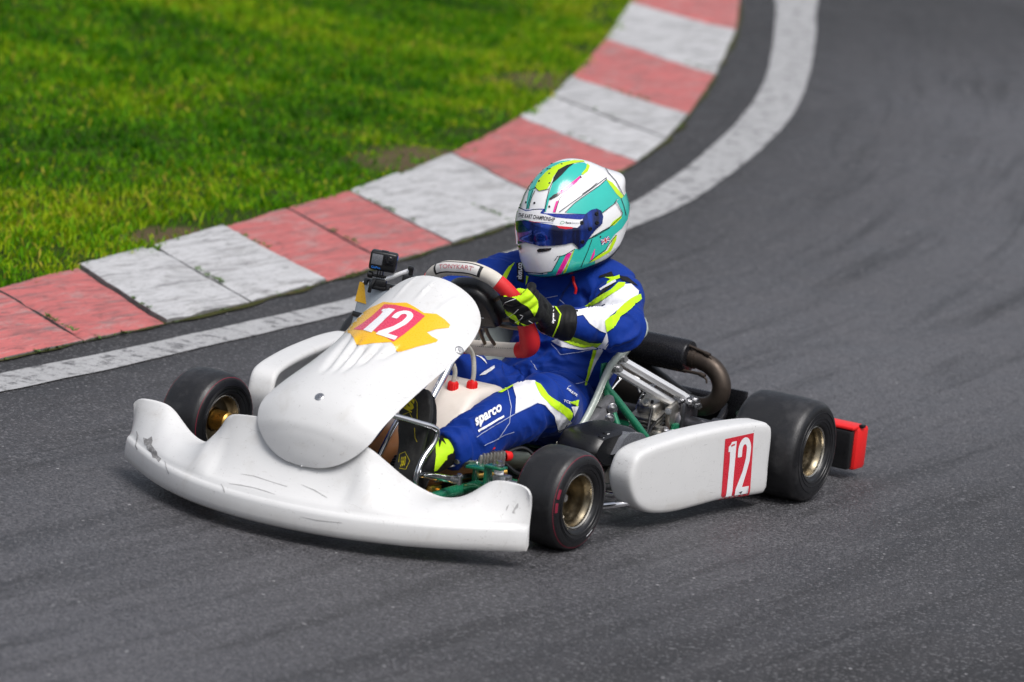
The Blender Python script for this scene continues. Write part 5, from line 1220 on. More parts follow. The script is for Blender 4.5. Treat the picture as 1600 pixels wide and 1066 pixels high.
decal(aw, acb, AF, [(.180, .205), (.196, .207), (.196, .203), (.246, .190), (.241, .187), (.198, .197), (.202, .191), (.197, .190)], .0008, .01)
M['arrow_blue'] = mat('pale_blue_print', (.42, .46, .72), .4)
aw.build('printed_arrow', M['arrow_blue'], air)
sw = MB(); sw.box(axf(.075, .218, .045), (.030, .012, .020), aR, .003); sw.box(axf(.112, .226, .040), (.024, .012, .014), aR, .003); sw.build('box_switch', M['black'], air)
wq = MB(); wq.box(axf(.075, .219, .0515), (.010, .002, .008), aR, .0005); wq.box(axf(.112, .227, .0465), (.010, .002, .005), aR, .0005); wq.build('switch_mark', M['sticker_white'], air)

# carburettor and clutter under the airbox
cb = MB(); cb.rod((.60, .30, .10), (.60, .40, .10), .022, 20); cb.box((.56, .38, .105), (.05, .06, .06), None, .006); cb.rod((.52, .40, .075), (.52, .44, .075), .012, 14); cb.rod((.50, .36, .12), (.50, .43, .12), .009, 14); cb.bolt((.58, .41, .11), (.3, 1, 0), .007, .012); cb.bolt((.545, .41, .085), (.3, 1, 0), .006, .012)
cb.build('carburettor', M['alu'], kart)

# cables, wires and the chain on the far side
for nm, pts, r_, mt_ in (('throttle_cable', [(1.08, -.17, .10), (.9, -.20, .12), (.6, -.28, .10), (.4, -.30, .16), (.30, -.24, .24)], .004, 'black'),
                         ('brake_hose', [(.86, .215, .155), (.80, .25, .17), (.76, .29, .12), (.70, .30, .08), (.45, .30, .075), (.22, .29, .10), (.12, .26, .17), (.09, .245, .205)], .0045, 'black'),
                         ('wire_loom', [(.56, .38, .15), (.50, .42, .12), (.44, .40, .08), (.34, .37, .075), (.20, .33, .09), (.10, .20, .12)], .0035, 'black'),
                         ('clear_line', [(.66, .27, .17), (.60, .24, .10), (.50, .26, .075), (.38, .30, .09), (.30, .22, .17)], .0035, 'hose'),
                         ('sensor_wire', [(.08, .27, .12), (.12, .33, .10), (.20, .36, .12), (.26, .37, .10)], .0025, 'red_plastic')):
    q = MB(); q.tube(pts, r_, 8, n=50); q.build(nm, M[mt_], kart)
q = MB(); q.lathe([(.05, -.214), (.062, -.214), (.062, -.208), (.05, -.208)], (0, 0, .14), (0, 1, 0), 48, close=True); q.build('sprocket', M['steel'], kart)
q = MB(); q.box((.14, .30, .115), (.05, .03, .05), None, .008); q.rod((.14, .30, .09), (.14, .30, .15), .014, 18); q.rod((.18, .315, .10), (.10, .335, .11), .006, 10); q.build('brake_pump', M['alu'], kart)
q = MB(); q.rod((.30, .245, .095), (.17, .34, .095), .008, 14); q.rod((.30, .24, .13), (.02, .325, .13), .0065, 14); q.build('support_rod', M['chrome'], kart)
M['suede_light'] = mat('white_badge_cloth', (.66, .64, .62), .7)
# ---- steering wheel
sw_root = empty('steering_wheel', WC, parent=kart); sw_root['label'] = 'cream and red steering wheel turned to the right'
Bv = Vector((math.sin(WTAU), 0, math.cos(WTAU))); Av = Vector((0, 1, 0)); Nv = Bv.cross(Av)   # Nv towards the nose or driver
if Nv.x > 0: Nv = -Nv
ROLL = R(-9)
a2 = Av*math.cos(ROLL)+Bv*math.sin(ROLL); b2 = Bv*math.cos(ROLL)-Av*math.sin(ROLL)
# driver's left rises when steering right: roll so that +a2 tips up
a2 = (Av*math.cos(R(9))+Bv*math.sin(R(9))); b2 = (Bv*math.cos(R(9))-Av*math.sin(R(9)))
RIM = [(0, .150), (.050, .146), (.096, .122), (.128, .078), (.142, .030), (.141, -.030), (.132, -.085), (.112, -.112), (.070, -.120), (0, -.121), (-.070, -.120), (-.112, -.112), (-.132, -.085), (-.141, -.030), (-.142, .030), (-.128, .078), (-.096, .122), (-.050, .146)]
rimP = crom([(x, y, 0) for x, y in RIM], 216, True)
W3 = lambda x, y, n=0: WC+a2*x+b2*y+Nv*n
rimW = [W3(q.x, q.y) for q in rimP]
def arc(i0, i1): return [rimW[i % 216] for i in range(i0, i1+1)]
RR_ = .0200
b = MB(); b.tube(arc(-27, 27), RR_, 20, cap=True); b.tube(arc(93, 123), RR_, 20); rimo = b.build('rim', M['suede'], sw_root, ang=60)
for lo, hi in ((27, 93), (123, 189)):
    pts = arc(lo, hi); rr = [RR_+.0012+.0065*math.exp(-(((k if lo == 27 else len(pts)-1-k)-46)/11)**2) for k in range(len(pts))]
    b = MB(); b.tube(pts, rr, 20); b.build('grip', M['redgrip'], sw_root, ang=60)
# seam stitching along the lower rim
stc = MB()
for i in list(range(95, 122, 1)):
    p = W3(rimP[i].x, rimP[i].y)+b2*.0125-Nv*.0125; stc.rod(p, p+a2*.0012+b2*.004, .0009, 6)
stc.build('stitching', M['black'], sw_root)
# stitched badge on the top of the rim
bg_ = MB(); bgt = MB(); bgt.fixn = False; bg_.fixn = False
def rim_pt(i, ang, off):
    i0 = int(math.floor(i)) % 216; f = i-math.floor(i); p = rimP[i0].lerp(rimP[(i0+1) % 216], f); t = (rimP[(i0+2) % 216]-rimP[i0-2]).normalized()
    n2 = Vector((-t.y, t.x)) ; out = Vector((p.x, p.y)).normalized(); n2 = n2 if n2.dot(out) > 0 else -n2
    c = W3(p.x, p.y); o_ = (a2*n2.x+b2*n2.y)
    return c+(RR_+off)*(o_*math.cos(ang)-Nv*math.sin(ang))
def badge(u, v, off): return rim_pt(-15+30*u, R(75)-R(70)*v, off)     # u along the rim (right to left seen from the front)
bg_.grid([[badge(u, v, .0010) for u in lin(-.06, 1.06, 30)] for v in lin(-.16, 1.16, 8)], 0)
bg_.grid([[badge(u, v, .0016) for u in lin(0, 1, 30)] for v in lin(0, 1, 8)], 1)
tv, tf = text_tris('TONYKART', .0)
bgt_pts = [badge(.10+.80*x, (.30+.44*y), .0024) for x, y in tv]
bg_.add(bgt_pts, tf, 2)
M['badge_red'] = mat('faded_red_print', (.50, .12, .15), .5)
bg_.build('rim_badge', [M['sticker_black'], M['suede_light'], M['badge_red']], rimo)
# spokes and boss
sp = MB()
for s_ in (1, -1):
    for k in (-.011, .011):
        sp.tube([W3(.02*s_, -.01+k*.8, -.004), W3(.075*s_, -.02+k, -.010), W3(.136*s_, -.028+k*1.6, 0)], .0052, 8, n=12)
    sp.tube([W3(.02*s_, .02, -.004), W3(.07*s_, .05, -.008), W3(.126*s_, .078, 0)], .0055, 8, n=12)
for k in (-.012, .012): sp.tube([W3(k*.8, -.02, -.004), W3(k, -.07, -.008), W3(k*1.5, -.121, 0)], .005, 8, n=12)
sp.tube([W3(0, 0, -.03), W3(0, 0, .012)], .032, 28)
sp.build('spoke', M['bronze'], sw_root)
hu = MB(); hu.tube([W3(0, 0, -.030), W3(0, 0, -.055)], .024, 20); hu.build('boss', M['blackmetal'], sw_root)
# data display fixed inside the top of the wheel
dm = Matrix((a2, b2, Nv)).transposed()
ds = MB(); dout = [(-.082, -.002), (-.078, .060), (-.060, .092), (-.030, .108), (.030, .108), (.060, .092), (.078, .060), (.082, -.002), (.060, -.022), (-.060, -.022)]
do = [(q.x, q.y) for q in crom([(x, y, 0) for x, y in dout], 60, True)]
rg = []
for sc_, n_ in ((.80, -.040), (.94, -.036), (1, -.024), (1, .010), (.95, .018), (.8, .020)): rg.append([W3(x*sc_, .042+(y-.042)*sc_, n_) for x, y in do])
ds.loft(rg); disp = ds.build('display', M['black'], sw_root, ang=50); disp['label'] = 'black data display fixed inside the top of the steering wheel'
dt = MB(); dt.fixn = False
DFr = Frame(W3(0, 0, -.2), a2, b2); dbv = ds.bvh()
text_decal(dt, dbv, DFr, 'MyChron', (-.030, .084), (.026, .084), (-.030, .094), .001, 0, .02)
for x in (-.045, .0, .045): decal(dt, dbv, DFr, [(x-.004, .018), (x+.004, .018), (x+.004, .021), (x-.004, .021)], .001, .01, 0)
dt.build('display_print', M['sticker_white'], disp)
dl = MB(); dl.tube([W3(0, .06, -.038), W3(0, .06, -.052)], [.022, .018], 20); dl.build('display_mount', M['blackmetal'], disp)

# ---- sticker-covered radiator box beyond the nose, and the clamp for the camera
bxR = Matrix.Rotation(R(-12), 3, 'Z') @ Matrix.Rotation(R(-12), 3, 'Y')
bxC = Vector((.735, -.235, .384))
def bp_(x, y, z): return bxC+bxR @ Vector((x, y, z))
rbx = MB(); rbx.box(bxC, (.075, .20, .22), bxR, .010, seg=3)
rbox = rbx.build('radiator', M['sticker_grey'], kart, ang=40); rbox['label'] = 'tall grey and black radiator with yellow flash beyond the nose panel'
gr_ = MB(); gr_.fixn = True
gr_.box(bp_(.036, 0, -.045), (.006, .198, .050), bxR, .001, 0); gr_.box(bp_(.0365, 0, .022), (.006, .198, .014), bxR, .001, 0); gr_.prism([(-.10, .055), (-.06, .055), (-.085, .108), (-.10, .108)], bp_(.0365, 0, 0), bxR @ Vector((0, 1, 0)), bxR @ Vector((0, 0, 1)), .0025, 0, 1)
gr_.box(bp_(0, 0, .104), (.07, .19, .016), bxR, .002, 2); gr_.box(bp_(.0, 0, .118), (.066, .185, .008), bxR, .002, 0)
for k in range(9): gr_.box(bp_(.037, -.08+k*.02, .112), (.006, .012, .014), bxR, .001, 0)
gr_.build('radiator_sticker', [M['sticker_black'], M['sticker_yellow'], M['sticker_white']], rbox)
# ------------------------------------------------------------------ the driver
def fabric(name, col, rough=.72, weave=700, sheen=.05):
    mt, nt, b = nodes(name); v = coord(nt)
    c = mix(nt, tuple(x*.80 for x in col), tuple(min(1, x*1.15) for x in col), noise_t(nt, v, 22, 5, .6))
    c = mix(nt, c, tuple(x*.55 for x in col), ramp(nt, noise_t(nt, v, 60, 4), [(.6, 0), (.8, .35)]))
    nt.links.new(c, b.inputs['Base Color']); b.inputs['Roughness'].default_value = rough
    b.inputs['Specular IOR Level'].default_value = .22; b.inputs['Sheen Weight'].default_value = sheen; b.inputs['Sheen Roughness'].default_value = .4
    pb = bump(nt, b, noise_t(nt, v, weave, 2), .35, .0006)
    bump(nt, b, noise_t(nt, v, 24, 4, .55, .6), .40, .008, pb)
    return mt
M['suit'] = fabric('royal_blue_suit_fabric', (.0008, .028, .240))
M['suit_dark'] = fabric('navy_suit_fabric', (.006, .020, .13))
M['suit_white'] = fabric('white_suit_fabric', (.74, .74, .78))
M['lime'] = fabric('fluorescent_lime_fabric', (.50, .80, .012), .6)
M['suit_black'] = fabric('black_suit_fabric', (.008, .008, .009))
M['glove_black'] = fabric('black_glove_fabric', (.0065, .0065, .0075), .6, 500)
M['suit_print'] = mat('white_print', (.80, .80, .80), .5, var=.04)
M['thread'] = mat('pale_seam_thread', (.42, .46, .62), .6)
M['shoe_sole'] = mat('black_shoe_rubber', (.018, .018, .018), .55, var=.3, bmp=.4, bs_=500, dirt=((.06, .058, .055), 22, .5, .6))
M['sole_yellow'] = mat('yellow_sole_print', (.62, .52, .01), .5)

person = None
SUIT = [M['suit'], M['suit_white'], M['lime'], M['suit_black'], M['suit_print'], M['thread'], M['suit_dark']]
SHL, SHR = Vector((.170, .150, .492)), Vector((.185, -.170, .490))
ELL, ELR = Vector((.400, .290, .448)), Vector((.43, -.285, .405))
WRL, WRR = Vector((.572, .165, .465)), Vector((.565, -.175, .440))
HIL, HIR = Vector((.26, .092, .150)), Vector((.26, -.085, .150))
KNL, KNR = Vector((.655, .212, .262)), Vector((.665, -.205, .265))
ANL, ANR = Vector((1.000, .130, .165)), Vector((1.01, -.15, .165))

bd_ = MB()
def ell_loft(mb, path, n=40, seg=36):
    """path: (x, z, half width, half depth, y centre, squareness)"""
    P = crom([(p[0], p[4], p[1]) for p in path], n); Wd = np.interp(np.linspace(0, len(path)-1, n+1), range(len(path)), [p[2] for p in path]); De = np.interp(np.linspace(0, len(path)-1, n+1), range(len(path)), [p[3] for p in path])
    rings = []
    for i, p in enumerate(P):
        t = (P[min(i+1, n)]-P[max(i-1, 0)]).normalized(); y = Vector((0, 1, 0)); x = y.cross(t).normalized()
        r = []
        for k in range(seg):
            a = 2*math.pi*k/seg; c, s = math.cos(a), math.sin(a)
            c_ = math.copysign(abs(c)**.85, c); s_ = math.copysign(abs(s)**.85, s)
            r.append(p+y*float(Wd[i])*c_+x*float(De[i])*s_)
        rings.append(r)
    mb.loft(rings)
ell_loft(bd_, [(.37, .130, .10, .055, 0), (.31, .145, .148, .082, 0), (.25, .178, .160, .098, 0), (.195, .238, .156, .104, 0), (.158, .305, .158, .112, 0), (.135, .38, .172, .118, 0), (.140, .445, .185, .112, 0), (.150, .495, .165, .095, -.003), (.165, .530, .105, .075, -.003), (.175, .560, .075, .070, -.003), (.185, .585, .068, .068, -.003)])
# sloping shoulders
bd_.tube([(.155, .0, .520), (.165, .09, .512), SHL], [.070, .072, .070], 24, n=8); bd_.tube([(.155, 0, .520), (.165, -.09, .512), SHR], [.070, .072, .070], 24, n=8)
def arm(s, e, w):
    d_ = (e-s)
    bd_.tube([s-d_*.06, s+d_*.12, s+d_*.5, e-d_*.08, e+(w-e)*.10, e+(w-e)*.5, w], [.060, .069, .060, .054, .053, .048, .034], 24, n=40)
arm(SHL, ELL, WRL); arm(SHR, ELR, WRR)
def leg(h, k, a):
    bd_.tube([h-(k-h)*.12, h, h.lerp(k, .5)+Vector((0, -.016*(1 if k.y > 0 else -1), .006)), k-(k-h)*.08+Vector((0, 0, .004)), k+(a-k)*.10+Vector((.0, 0, .004)), k.lerp(a, .45)+Vector((0, 0, .006)), k.lerp(a, .8), a], [.070, .088, .090, .076, .074, .072, .062, .052], 28, n=50)
leg(HIL, KNL, ANL); leg(HIR, KNR, ANR)
skin, nrm = remesh(bd_, .0046, 10, .5)
# creases in the cloth
def axis_pts(a, b): return (b-a).normalized()
SITES = [  # centre, axis, wavelength, amplitude, reach
    (ELL, axis_pts(SHL, ELL), .034, .0048, .085), (ELL+Vector((.05, -.03, 0)), axis_pts(ELL, WRL), .034, .0036, .08), (SHL+Vector((.06, .03, -.03)), axis_pts(SHL, ELL), .046, .0046, .09),
    (ELR, axis_pts(SHR, ELR), .026, .006, .085), (ELR, axis_pts(ELR, WRR), .026, .005, .09), (SHR+Vector((.06, -.03, -.03)), axis_pts(SHR, ELR), .034, .006, .09),
    (KNL, axis_pts(HIL, KNL), .032, .0055, .10), (KNL+Vector((.04, 0, -.05)), axis_pts(KNL, ANL), .030, .0060, .10), (ANL+Vector((-.06, .01, .02)), axis_pts(KNL, ANL), .026, .0055, .085),
    (KNR, axis_pts(HIR, KNR), .032, .0055, .10), (HIL+Vector((.06, .0, .06)), Vector((.75, .35, .3)).normalized(), .034, .0060, .13), (HIR+Vector((.06, 0, .06)), Vector((.75, -.35, .3)).normalized(), .034, .0060, .13),
    (Vector((.28, .0, .27)), Vector((.35, .1, -.9)).normalized(), .038, .0060, .15), (Vector((.27, .08, .36)), Vector((.1, .55, .8)).normalized(), .05, .0050, .14), (Vector((.27, -.08, .40)), Vector((.1, -.55, .8)).normalized(), .05, .0045, .14),
    (Vector((.26, .14, .44)), Vector((.3, .9, .2)).normalized(), .030, .0050, .08)]
SB = []
for c, ax_, wl, am, rc in SITES:
    u_ = ax_.orthogonal().normalized(); SB.append((c, ax_, u_, ax_.cross(u_), wl, am, rc))
for i, (p, n_) in enumerate(zip(list(skin.v), nrm)):
    d_ = .0060*noise.noise(p*8)+.0028*noise.noise(p*15)
    for k, (c, ax_, u_, w_, wl, am, rc) in enumerate(SB):
        q = p-c; L2 = q.length_squared
        if L2 < rc*rc*4:
            # folds: ridges that run across the limb, broken up and wandering
            a_ = q.dot(ax_)/wl; b_ = q.dot(u_)/(wl*3.2); e_ = q.dot(w_)/(wl*3.2)
            wx = .9*noise.noise(Vector((b_*1.3, e_*1.3, k*7.1)))
            r1 = 1-2.2*abs(noise.noise(Vector((a_*.75+wx, b_, e_+k*3.3)))); r2 = 1-2.2*abs(noise.noise(Vector((a_*1.7+wx*2, b_*1.6, e_*1.6+k*5.7))))
            d_ += 2.7*am*(1.25*r1+.28*r2-.5)*math.exp(-L2/(rc*rc))
    skin.v[i] = p+n_*d_
bodyv = skin.bvh()
skin.fixn = True
suit = MB(); suit.merge(skin); suit.fixn = False

def on_suit(name, mi, off=.0022, step=.007):
    decal(suit, bodyv, QUARTER, G[name], off, step, mi, (), .10 if 'sleeve' in name or 'lime_up' in name else .035)
def seam(name, wd=.0014, mi=5, off=.0026):
    decal(suit, bodyv, QUARTER, line_poly(G[name], wd), off, .006, mi)
for nm, mi, of in (('s_white_sleeve', 1, .0020), ('s_lime_up', 2, .0044), ('s_lime_dn', 2, .0044), ('s_white_fore', 1, .0024), ('s_lime_fore', 2, .0050), ('s_black_ep', 3, .0024), ('s_black_ep2', 3, .0024), ('s_black_ep3', 3, .0024),
                   ('s_white_pipe', 1, .0034), ('s_lime_ep', 2, .0028), ('s_black_far', 3, .0022), ('s_lime_far', 2, .0022), ('s_lime_far2', 2, .0022), ('s_lime_side', 2, .0028), ('s_white_side', 1, .0022),
                   ('l_white_knee', 1, .0022), ('l_lime', 2, .0032), ('l_lime2', 2, .0030), ('l_white2', 1, .0022), ('l_lime_top', 2, .0024), ('l_text_bar', 4, .0032),
                   ('r_lime', 2, .0022), ('r_lime2', 2, .0022), ('r_white', 1, .0022), ('r_white2', 1, .0022)):
    on_suit(nm, mi, of, .0034)
for i in range(9): seam('s_seam_%d' % i)
decal(suit, bodyv, QUARTER, line_poly(G['s_zip'], .006), .0024, .006, 6)
text_decal(suit, bodyv, QUARTER, 'sparco', *G['l_text'], .0040, 4, .035)
text_decal(suit, bodyv, QUARTER, 'sparco', *G['s_text_far'], .0036, 4, .03)
text_decal(suit, bodyv, QUARTER, 'OMP', *G['s_text_arm'], .0042, 3, .02) if False else decal(suit, bodyv, QUARTER, [(G['s_text_arm'][0][0]+a*(G['s_text_arm'][1][0]-G['s_text_arm'][0][0]), G['s_text_arm'][0][1]+b*.004) for a, b in ((0, 0), (1, -.6), (1, .5), (0, 1))], .0036, .005, 3)
text_decal(suit, bodyv, QUARTER, 'FIREPR', *G['s_hip_text'], .0036, 4, .01)
text_decal(suit, bodyv, QUARTER, 'TCL', *G['s_hip_text2'], .0036, 4, .01)
# ---- helmet
HC = Vector((.205, .0022, .6732))
HM = Matrix.Translation(HC) @ Matrix.Rotation(R(-16), 4, 'Z') @ Matrix.Rotation(.2795, 4, 'Y') @ Matrix.Rotation(.1484, 4, 'X')
HMIR = HM @ Matrix.Diagonal((1, -1, 1, 1)) @ HM.inverted()
def hsurf(phi, s, off=0):
    """phi from the front (0) towards the wearer's left (+); s from the base (-1) over the brow (0) to the crown (1)"""
    F0, B0, W0, zb, zt, p, sh, sp = .1755, .1805, .1145, .1125, .1715, 1.792, .0355, .0330
    if s >= 0:
        z = zt*s; k = max(0, 1-s**p)**(1/p); F_, B_, W_ = F0*k, B0*k, W0*k
        B_ += sp*math.exp(-((z-.075)/.028)**2)*min(1, k*3)
    else:
        u = -s; z = -zb*u
        F_ = F0*(1+.05*math.sin(min(1, u/.9)*math.pi))*(1-.16*max(0, (u-.8)/.2)**2)
        B_ = B0*(1-.42*u**2); W_ = W0*(1-.10*u**2)*(1-.12*max(0, (u-.75)/.25)**2)
        B_ += sp*math.exp(-((z-.075)/.028)**2)
    c, q = math.cos(phi), math.sin(phi); e = .92
    x = math.copysign(abs(c)**e, c)*(F_ if c > 0 else B_); y = math.copysign(abs(q)**e, q)*W_
    if c < 0:                        # the spoiler narrows to the middle of the back
        pass
    zz = z+(sh*(-x/.17)*(-z/.16) if (x < 0 and z < 0) else 0)
    r = math.hypot(x, y); n_ = (x/r, y/r) if r > 1e-9 else (1, 0)
    return Vector((x+n_[0]*off, y+n_[1]*off, zz))
NS = 144
def hring(s, off=0): return [HM @ hsurf(2*math.pi*k/NS, s, off) for k in range(NS)]
sl = [-1+.012*k for k in range(0, 84)]+[math.sin(k/60*math.pi/2) for k in range(1, 60)]+[.9999]
sl = sorted(set(round(q, 5) for q in sl))
hs_m = MB()
hs_m.loft([hring(-.90, -.030), hring(-.97, -.022), hring(-1.0, -.006)]+[hring(q) for q in sl])
hb_v = hs_m.bvh()
helm = MB(); helm.fixn = False; helm.merge(hs_m)
M['h_white'] = mat('white_helmet_gloss', (.78, .78, .79), .16, var=.03, rv=.05, coat=.6)
M['h_teal'] = mat('turquoise_helmet_gloss', (.030, .47, .40), .18, var=.06, rv=.05, coat=.6)
M['h_lime'] = mat('lime_helmet_gloss', (.50, .74, .010), .18, var=.05, rv=.05, coat=.6)
M['h_pink'] = mat('magenta_helmet_gloss', (.80, .02, .30), .18, var=.05, rv=.05, coat=.6)
M['h_black'] = mat('black_helmet_gloss', (.012, .012, .014), .2, var=.2, coat=.5)
M['h_red'] = mat('red_decal', (.60, .015, .03), .25)
M['h_blue'] = mat('blue_decal', (.012, .03, .28), .25)
def visor_mat():
    mt, nt, b = nodes('blue_mirror_visor'); v = coord(nt)
    c = mix(nt, (.002, .008, .07), (.008, .06, .46), ramp(nt, noise_t(nt, coord(nt, (14, 14, 2), (.3, 0, 0)), 2.2, 3), [(.42, 0), (.62, 1)])); nt.links.new(c, b.inputs['Base Color'])
    b.inputs['Metallic'].default_value = .75; b.inputs['Roughness'].default_value = .09; b.inputs['Coat Weight'].default_value = 1; b.inputs['Coat Roughness'].default_value = .03
    return mt
M['visor'] = visor_mat()

HW_, HT_, HL_, HP_, HK_, HR_, HB_ = range(7)
def on_helmet(name, mi, off, mirror=True, mb=None, poly=None, step=.006):
    mb = mb or helm; poly = poly or G[name]
    off = off*1.4+.0007
    decal(mb, hb_v, QUARTER, poly, off, step, mi)
    if mirror: decal(mb, hb_v, QUARTER.mirror(HMIR), poly, off-.00030, step, mi)
for nm, mi, of in (('h_teal_left', 1, .0004), ('h_teal_crown', 1, .0004), ('h_lime_crown', 2, .0008), ('h_black_crown', 4, .0012), ('h_pink_edge', 3, .0008), ('h_lime_edge', 2, .0008), ('h_black_flash', 4, .0011), ('h_pink_short', 3, .0008),
                   ('h_teal_side', 1, .0004), ('h_teal_rear', 1, .0005), ('h_white_rear', 0, .0007), ('h_lime_rear', 2, .0009), ('h_lime_arm', 2, .0009), ('h_lime_low', 2, .0009), ('h_pink_tri', 3, .0009),
                   ('h_teal_chin', 1, .0007), ('h_pink_chin', 3, .0010), ('h_lime_chin', 2, .0010), ('h_vent_a', 4, .0012)):
    on_helmet(nm, mi, of, nm not in ('h_teal_left', 'h_lime_crown', 'h_black_crown', 'h_teal_chin'))
on_helmet('h_vent_b', 4, .0013, False)
for i in range(17): on_helmet('h_line_%d' % i, 4, .0013, True, None, line_poly(G['h_line_%d' % i], .0017))
helm.grid([[HM @ hsurf(R(-78+q*2.6), s_, .0016) for q in range(61)] for s_ in lin(-.845, -.945, 4)], 1)
# union flag
q = G['h_flag']
fl = lambda u, v: tuple((q[0][k]*(1-u)+q[3][k]*u)*(1-v)+(q[1][k]*(1-u)+q[2][k]*u)*v for k in (0, 1))
def flagp(poly, mi, off): on_helmet(None, mi, off, False, None, [fl(u, v) for u, v in poly], .004)
flagp([(0, 0), (1, 0), (1, 1), (0, 1)], 6, .0013)
for d_ in (1, -1):
    flagp([(0, .0 if d_ > 0 else 1), (.10, 0 if d_ > 0 else 1), (1, .9 if d_ > 0 else .1), (1, 1 if d_ > 0 else 0), (.9, 1 if d_ > 0 else 0), (0, .1 if d_ > 0 else .9)], 0, .0016)
flagp([(.38, 0), (.62, 0), (.62, 1), (.38, 1)], 0, .0018); flagp([(0, .38), (1, .38), (1, .62), (0, .62)], 0, .0019)
flagp([(.43, 0), (.57, 0), (.57, 1), (.43, 1)], 5, .0021); flagp([(0, .43), (1, .43), (1, .57), (0, .57)], 5, .0022)
# base trim and vent plugs
trim = MB(); trim.loft([hring(-.935, .0006), hring(-.935, .0028), hring(-1.0, .0030), hring(-1.03, .001), hring(-1.02, -.010)])
plugs = MB()
for u, v in G['h_dots']:
    for fr_ in (QUARTER, QUARTER.mirror(HMIR)):
        a = drop(hb_v, fr_, u, v, 0, 0); h_, n_, *_r = hb_v.find_nearest(a[0])
        if n_.dot(fr_.D) > 0: n_ = -n_
        plugs.lathe([(.0001, .0018), (.0016, .0018), (.0024, .0022), (.0030, .0018), (.0032, 0)], h_, n_, 14)
# visor: a shell standing off the face opening
vis = MB(); vis.fixn = False
for fr_, o_ in ((QUARTER, .0042), (QUARTER.mirror(HMIR), .0044)): decal(vis, hb_v, fr_, G['v_main'], o_, .005, 0)
def skirt(mb, poly, o1, o2, mi=0):
    P_ = []
    for i, a in enumerate(poly):
        b = poly[(i+1) % len(poly)]; k = max(1, int(math.hypot(b[0]-a[0], b[1]-a[1])/.005))
        for j in range(k): P_.append((a[0]+(b[0]-a[0])*j/k, a[1]+(b[1]-a[1])*j/k))
    for fr_ in (QUARTER, QUARTER.mirror(HMIR)):
        ok = [(drop(hb_v, fr_, u, v, o1), drop(hb_v, fr_, u, v, o2)) for u, v in P_]
        for i in range(len(ok)):
            a, b = ok[i], ok[(i+1) % len(ok)]
            if a[0] and b[0] and (a[0][0]-b[0][0]).length < .02: mb.add([a[0][0], b[0][0], b[1][0], a[1][0]], [(0, 1, 2, 3)], mi)
skirt(vis, G['v_main'], .0043, .0)
vst = MB(); vst.fixn = False
decal(vst, hb_v, QUARTER, G['v_strip'], .0050, .005, 0); decal(vst, hb_v, QUARTER.mirror(HMIR), G['v_strip'], .0051, .005, 0)
decal(vst, hb_v, QUARTER, G['v_blue'], .0055, .005, 2); decal(vst, hb_v, QUARTER, G['v_red'], .0055, .004, 3)
rn = G['v_rain']
for i, mi in ((0, 5), (1, 3), (2, 2)):
    L_ = len(rn)-1
    a = Vector(rn[0]).lerp(Vector(rn[-1]), i/3) if False else None
for (t0, t1), mi in (((0, .33), 5), ((.33, .66), 3), ((.66, 1), 2)):
    pt = lambda t: tuple(Vector(rn[0]).lerp(Vector(rn[1]), t*2) if t < .5 else Vector(rn[1]).lerp(Vector(rn[2]), t*2-1))
    decal(vst, hb_v, QUARTER, line_poly([pt(t0), pt((t0+t1)/2), pt(t1)], .0011), .0056, .004, mi)
text_decal(vst, hb_v, QUARTER, 'THE KART CHAMPIONSHIP', *G['v_text'], .0057, 1, .022, .12)
text_decal(vst, hb_v, QUARTER, 'Race', G['v_text2'][0], tuple(Vector(G['v_text2'][0]).lerp(Vector(G['v_text2'][1]), .42)), G['v_text2'][2], .0060, 1, .03)
text_decal(vst, hb_v, QUARTER, 'Secure', tuple(Vector(G['v_text2'][0]).lerp(Vector(G['v_text2'][1]), .47)), G['v_text2'][1], tuple(Vector(G['v_text2'][2]).lerp(Vector(G['v_text2'][2])+Vector(G['v_text2'][1])-Vector(G['v_text2'][0]), .47)), .0060, 4, .0)
decal(vst, hb_v, QUARTER, line_poly(G['v_logo']+[G['v_logo'][0]], .0011), .0058, .004, 5)
vbo = MB()
for i, (u, v) in enumerate(G['v_bolts']):
    for fr_ in (QUARTER, QUARTER.mirror(HMIR)):
        a = drop(hb_v, fr_, u, v, 0, 0); h_, n_, *_r = hb_v.find_nearest(a[0])
        if n_.dot(fr_.D) > 0: n_ = -n_
        vbo.lathe([(.0001, .0062), (.0018, .0062), (.0022, .0078), (.0046, .0078), (.0056, .0066), (.0058, .003)], h_, n_, 20)
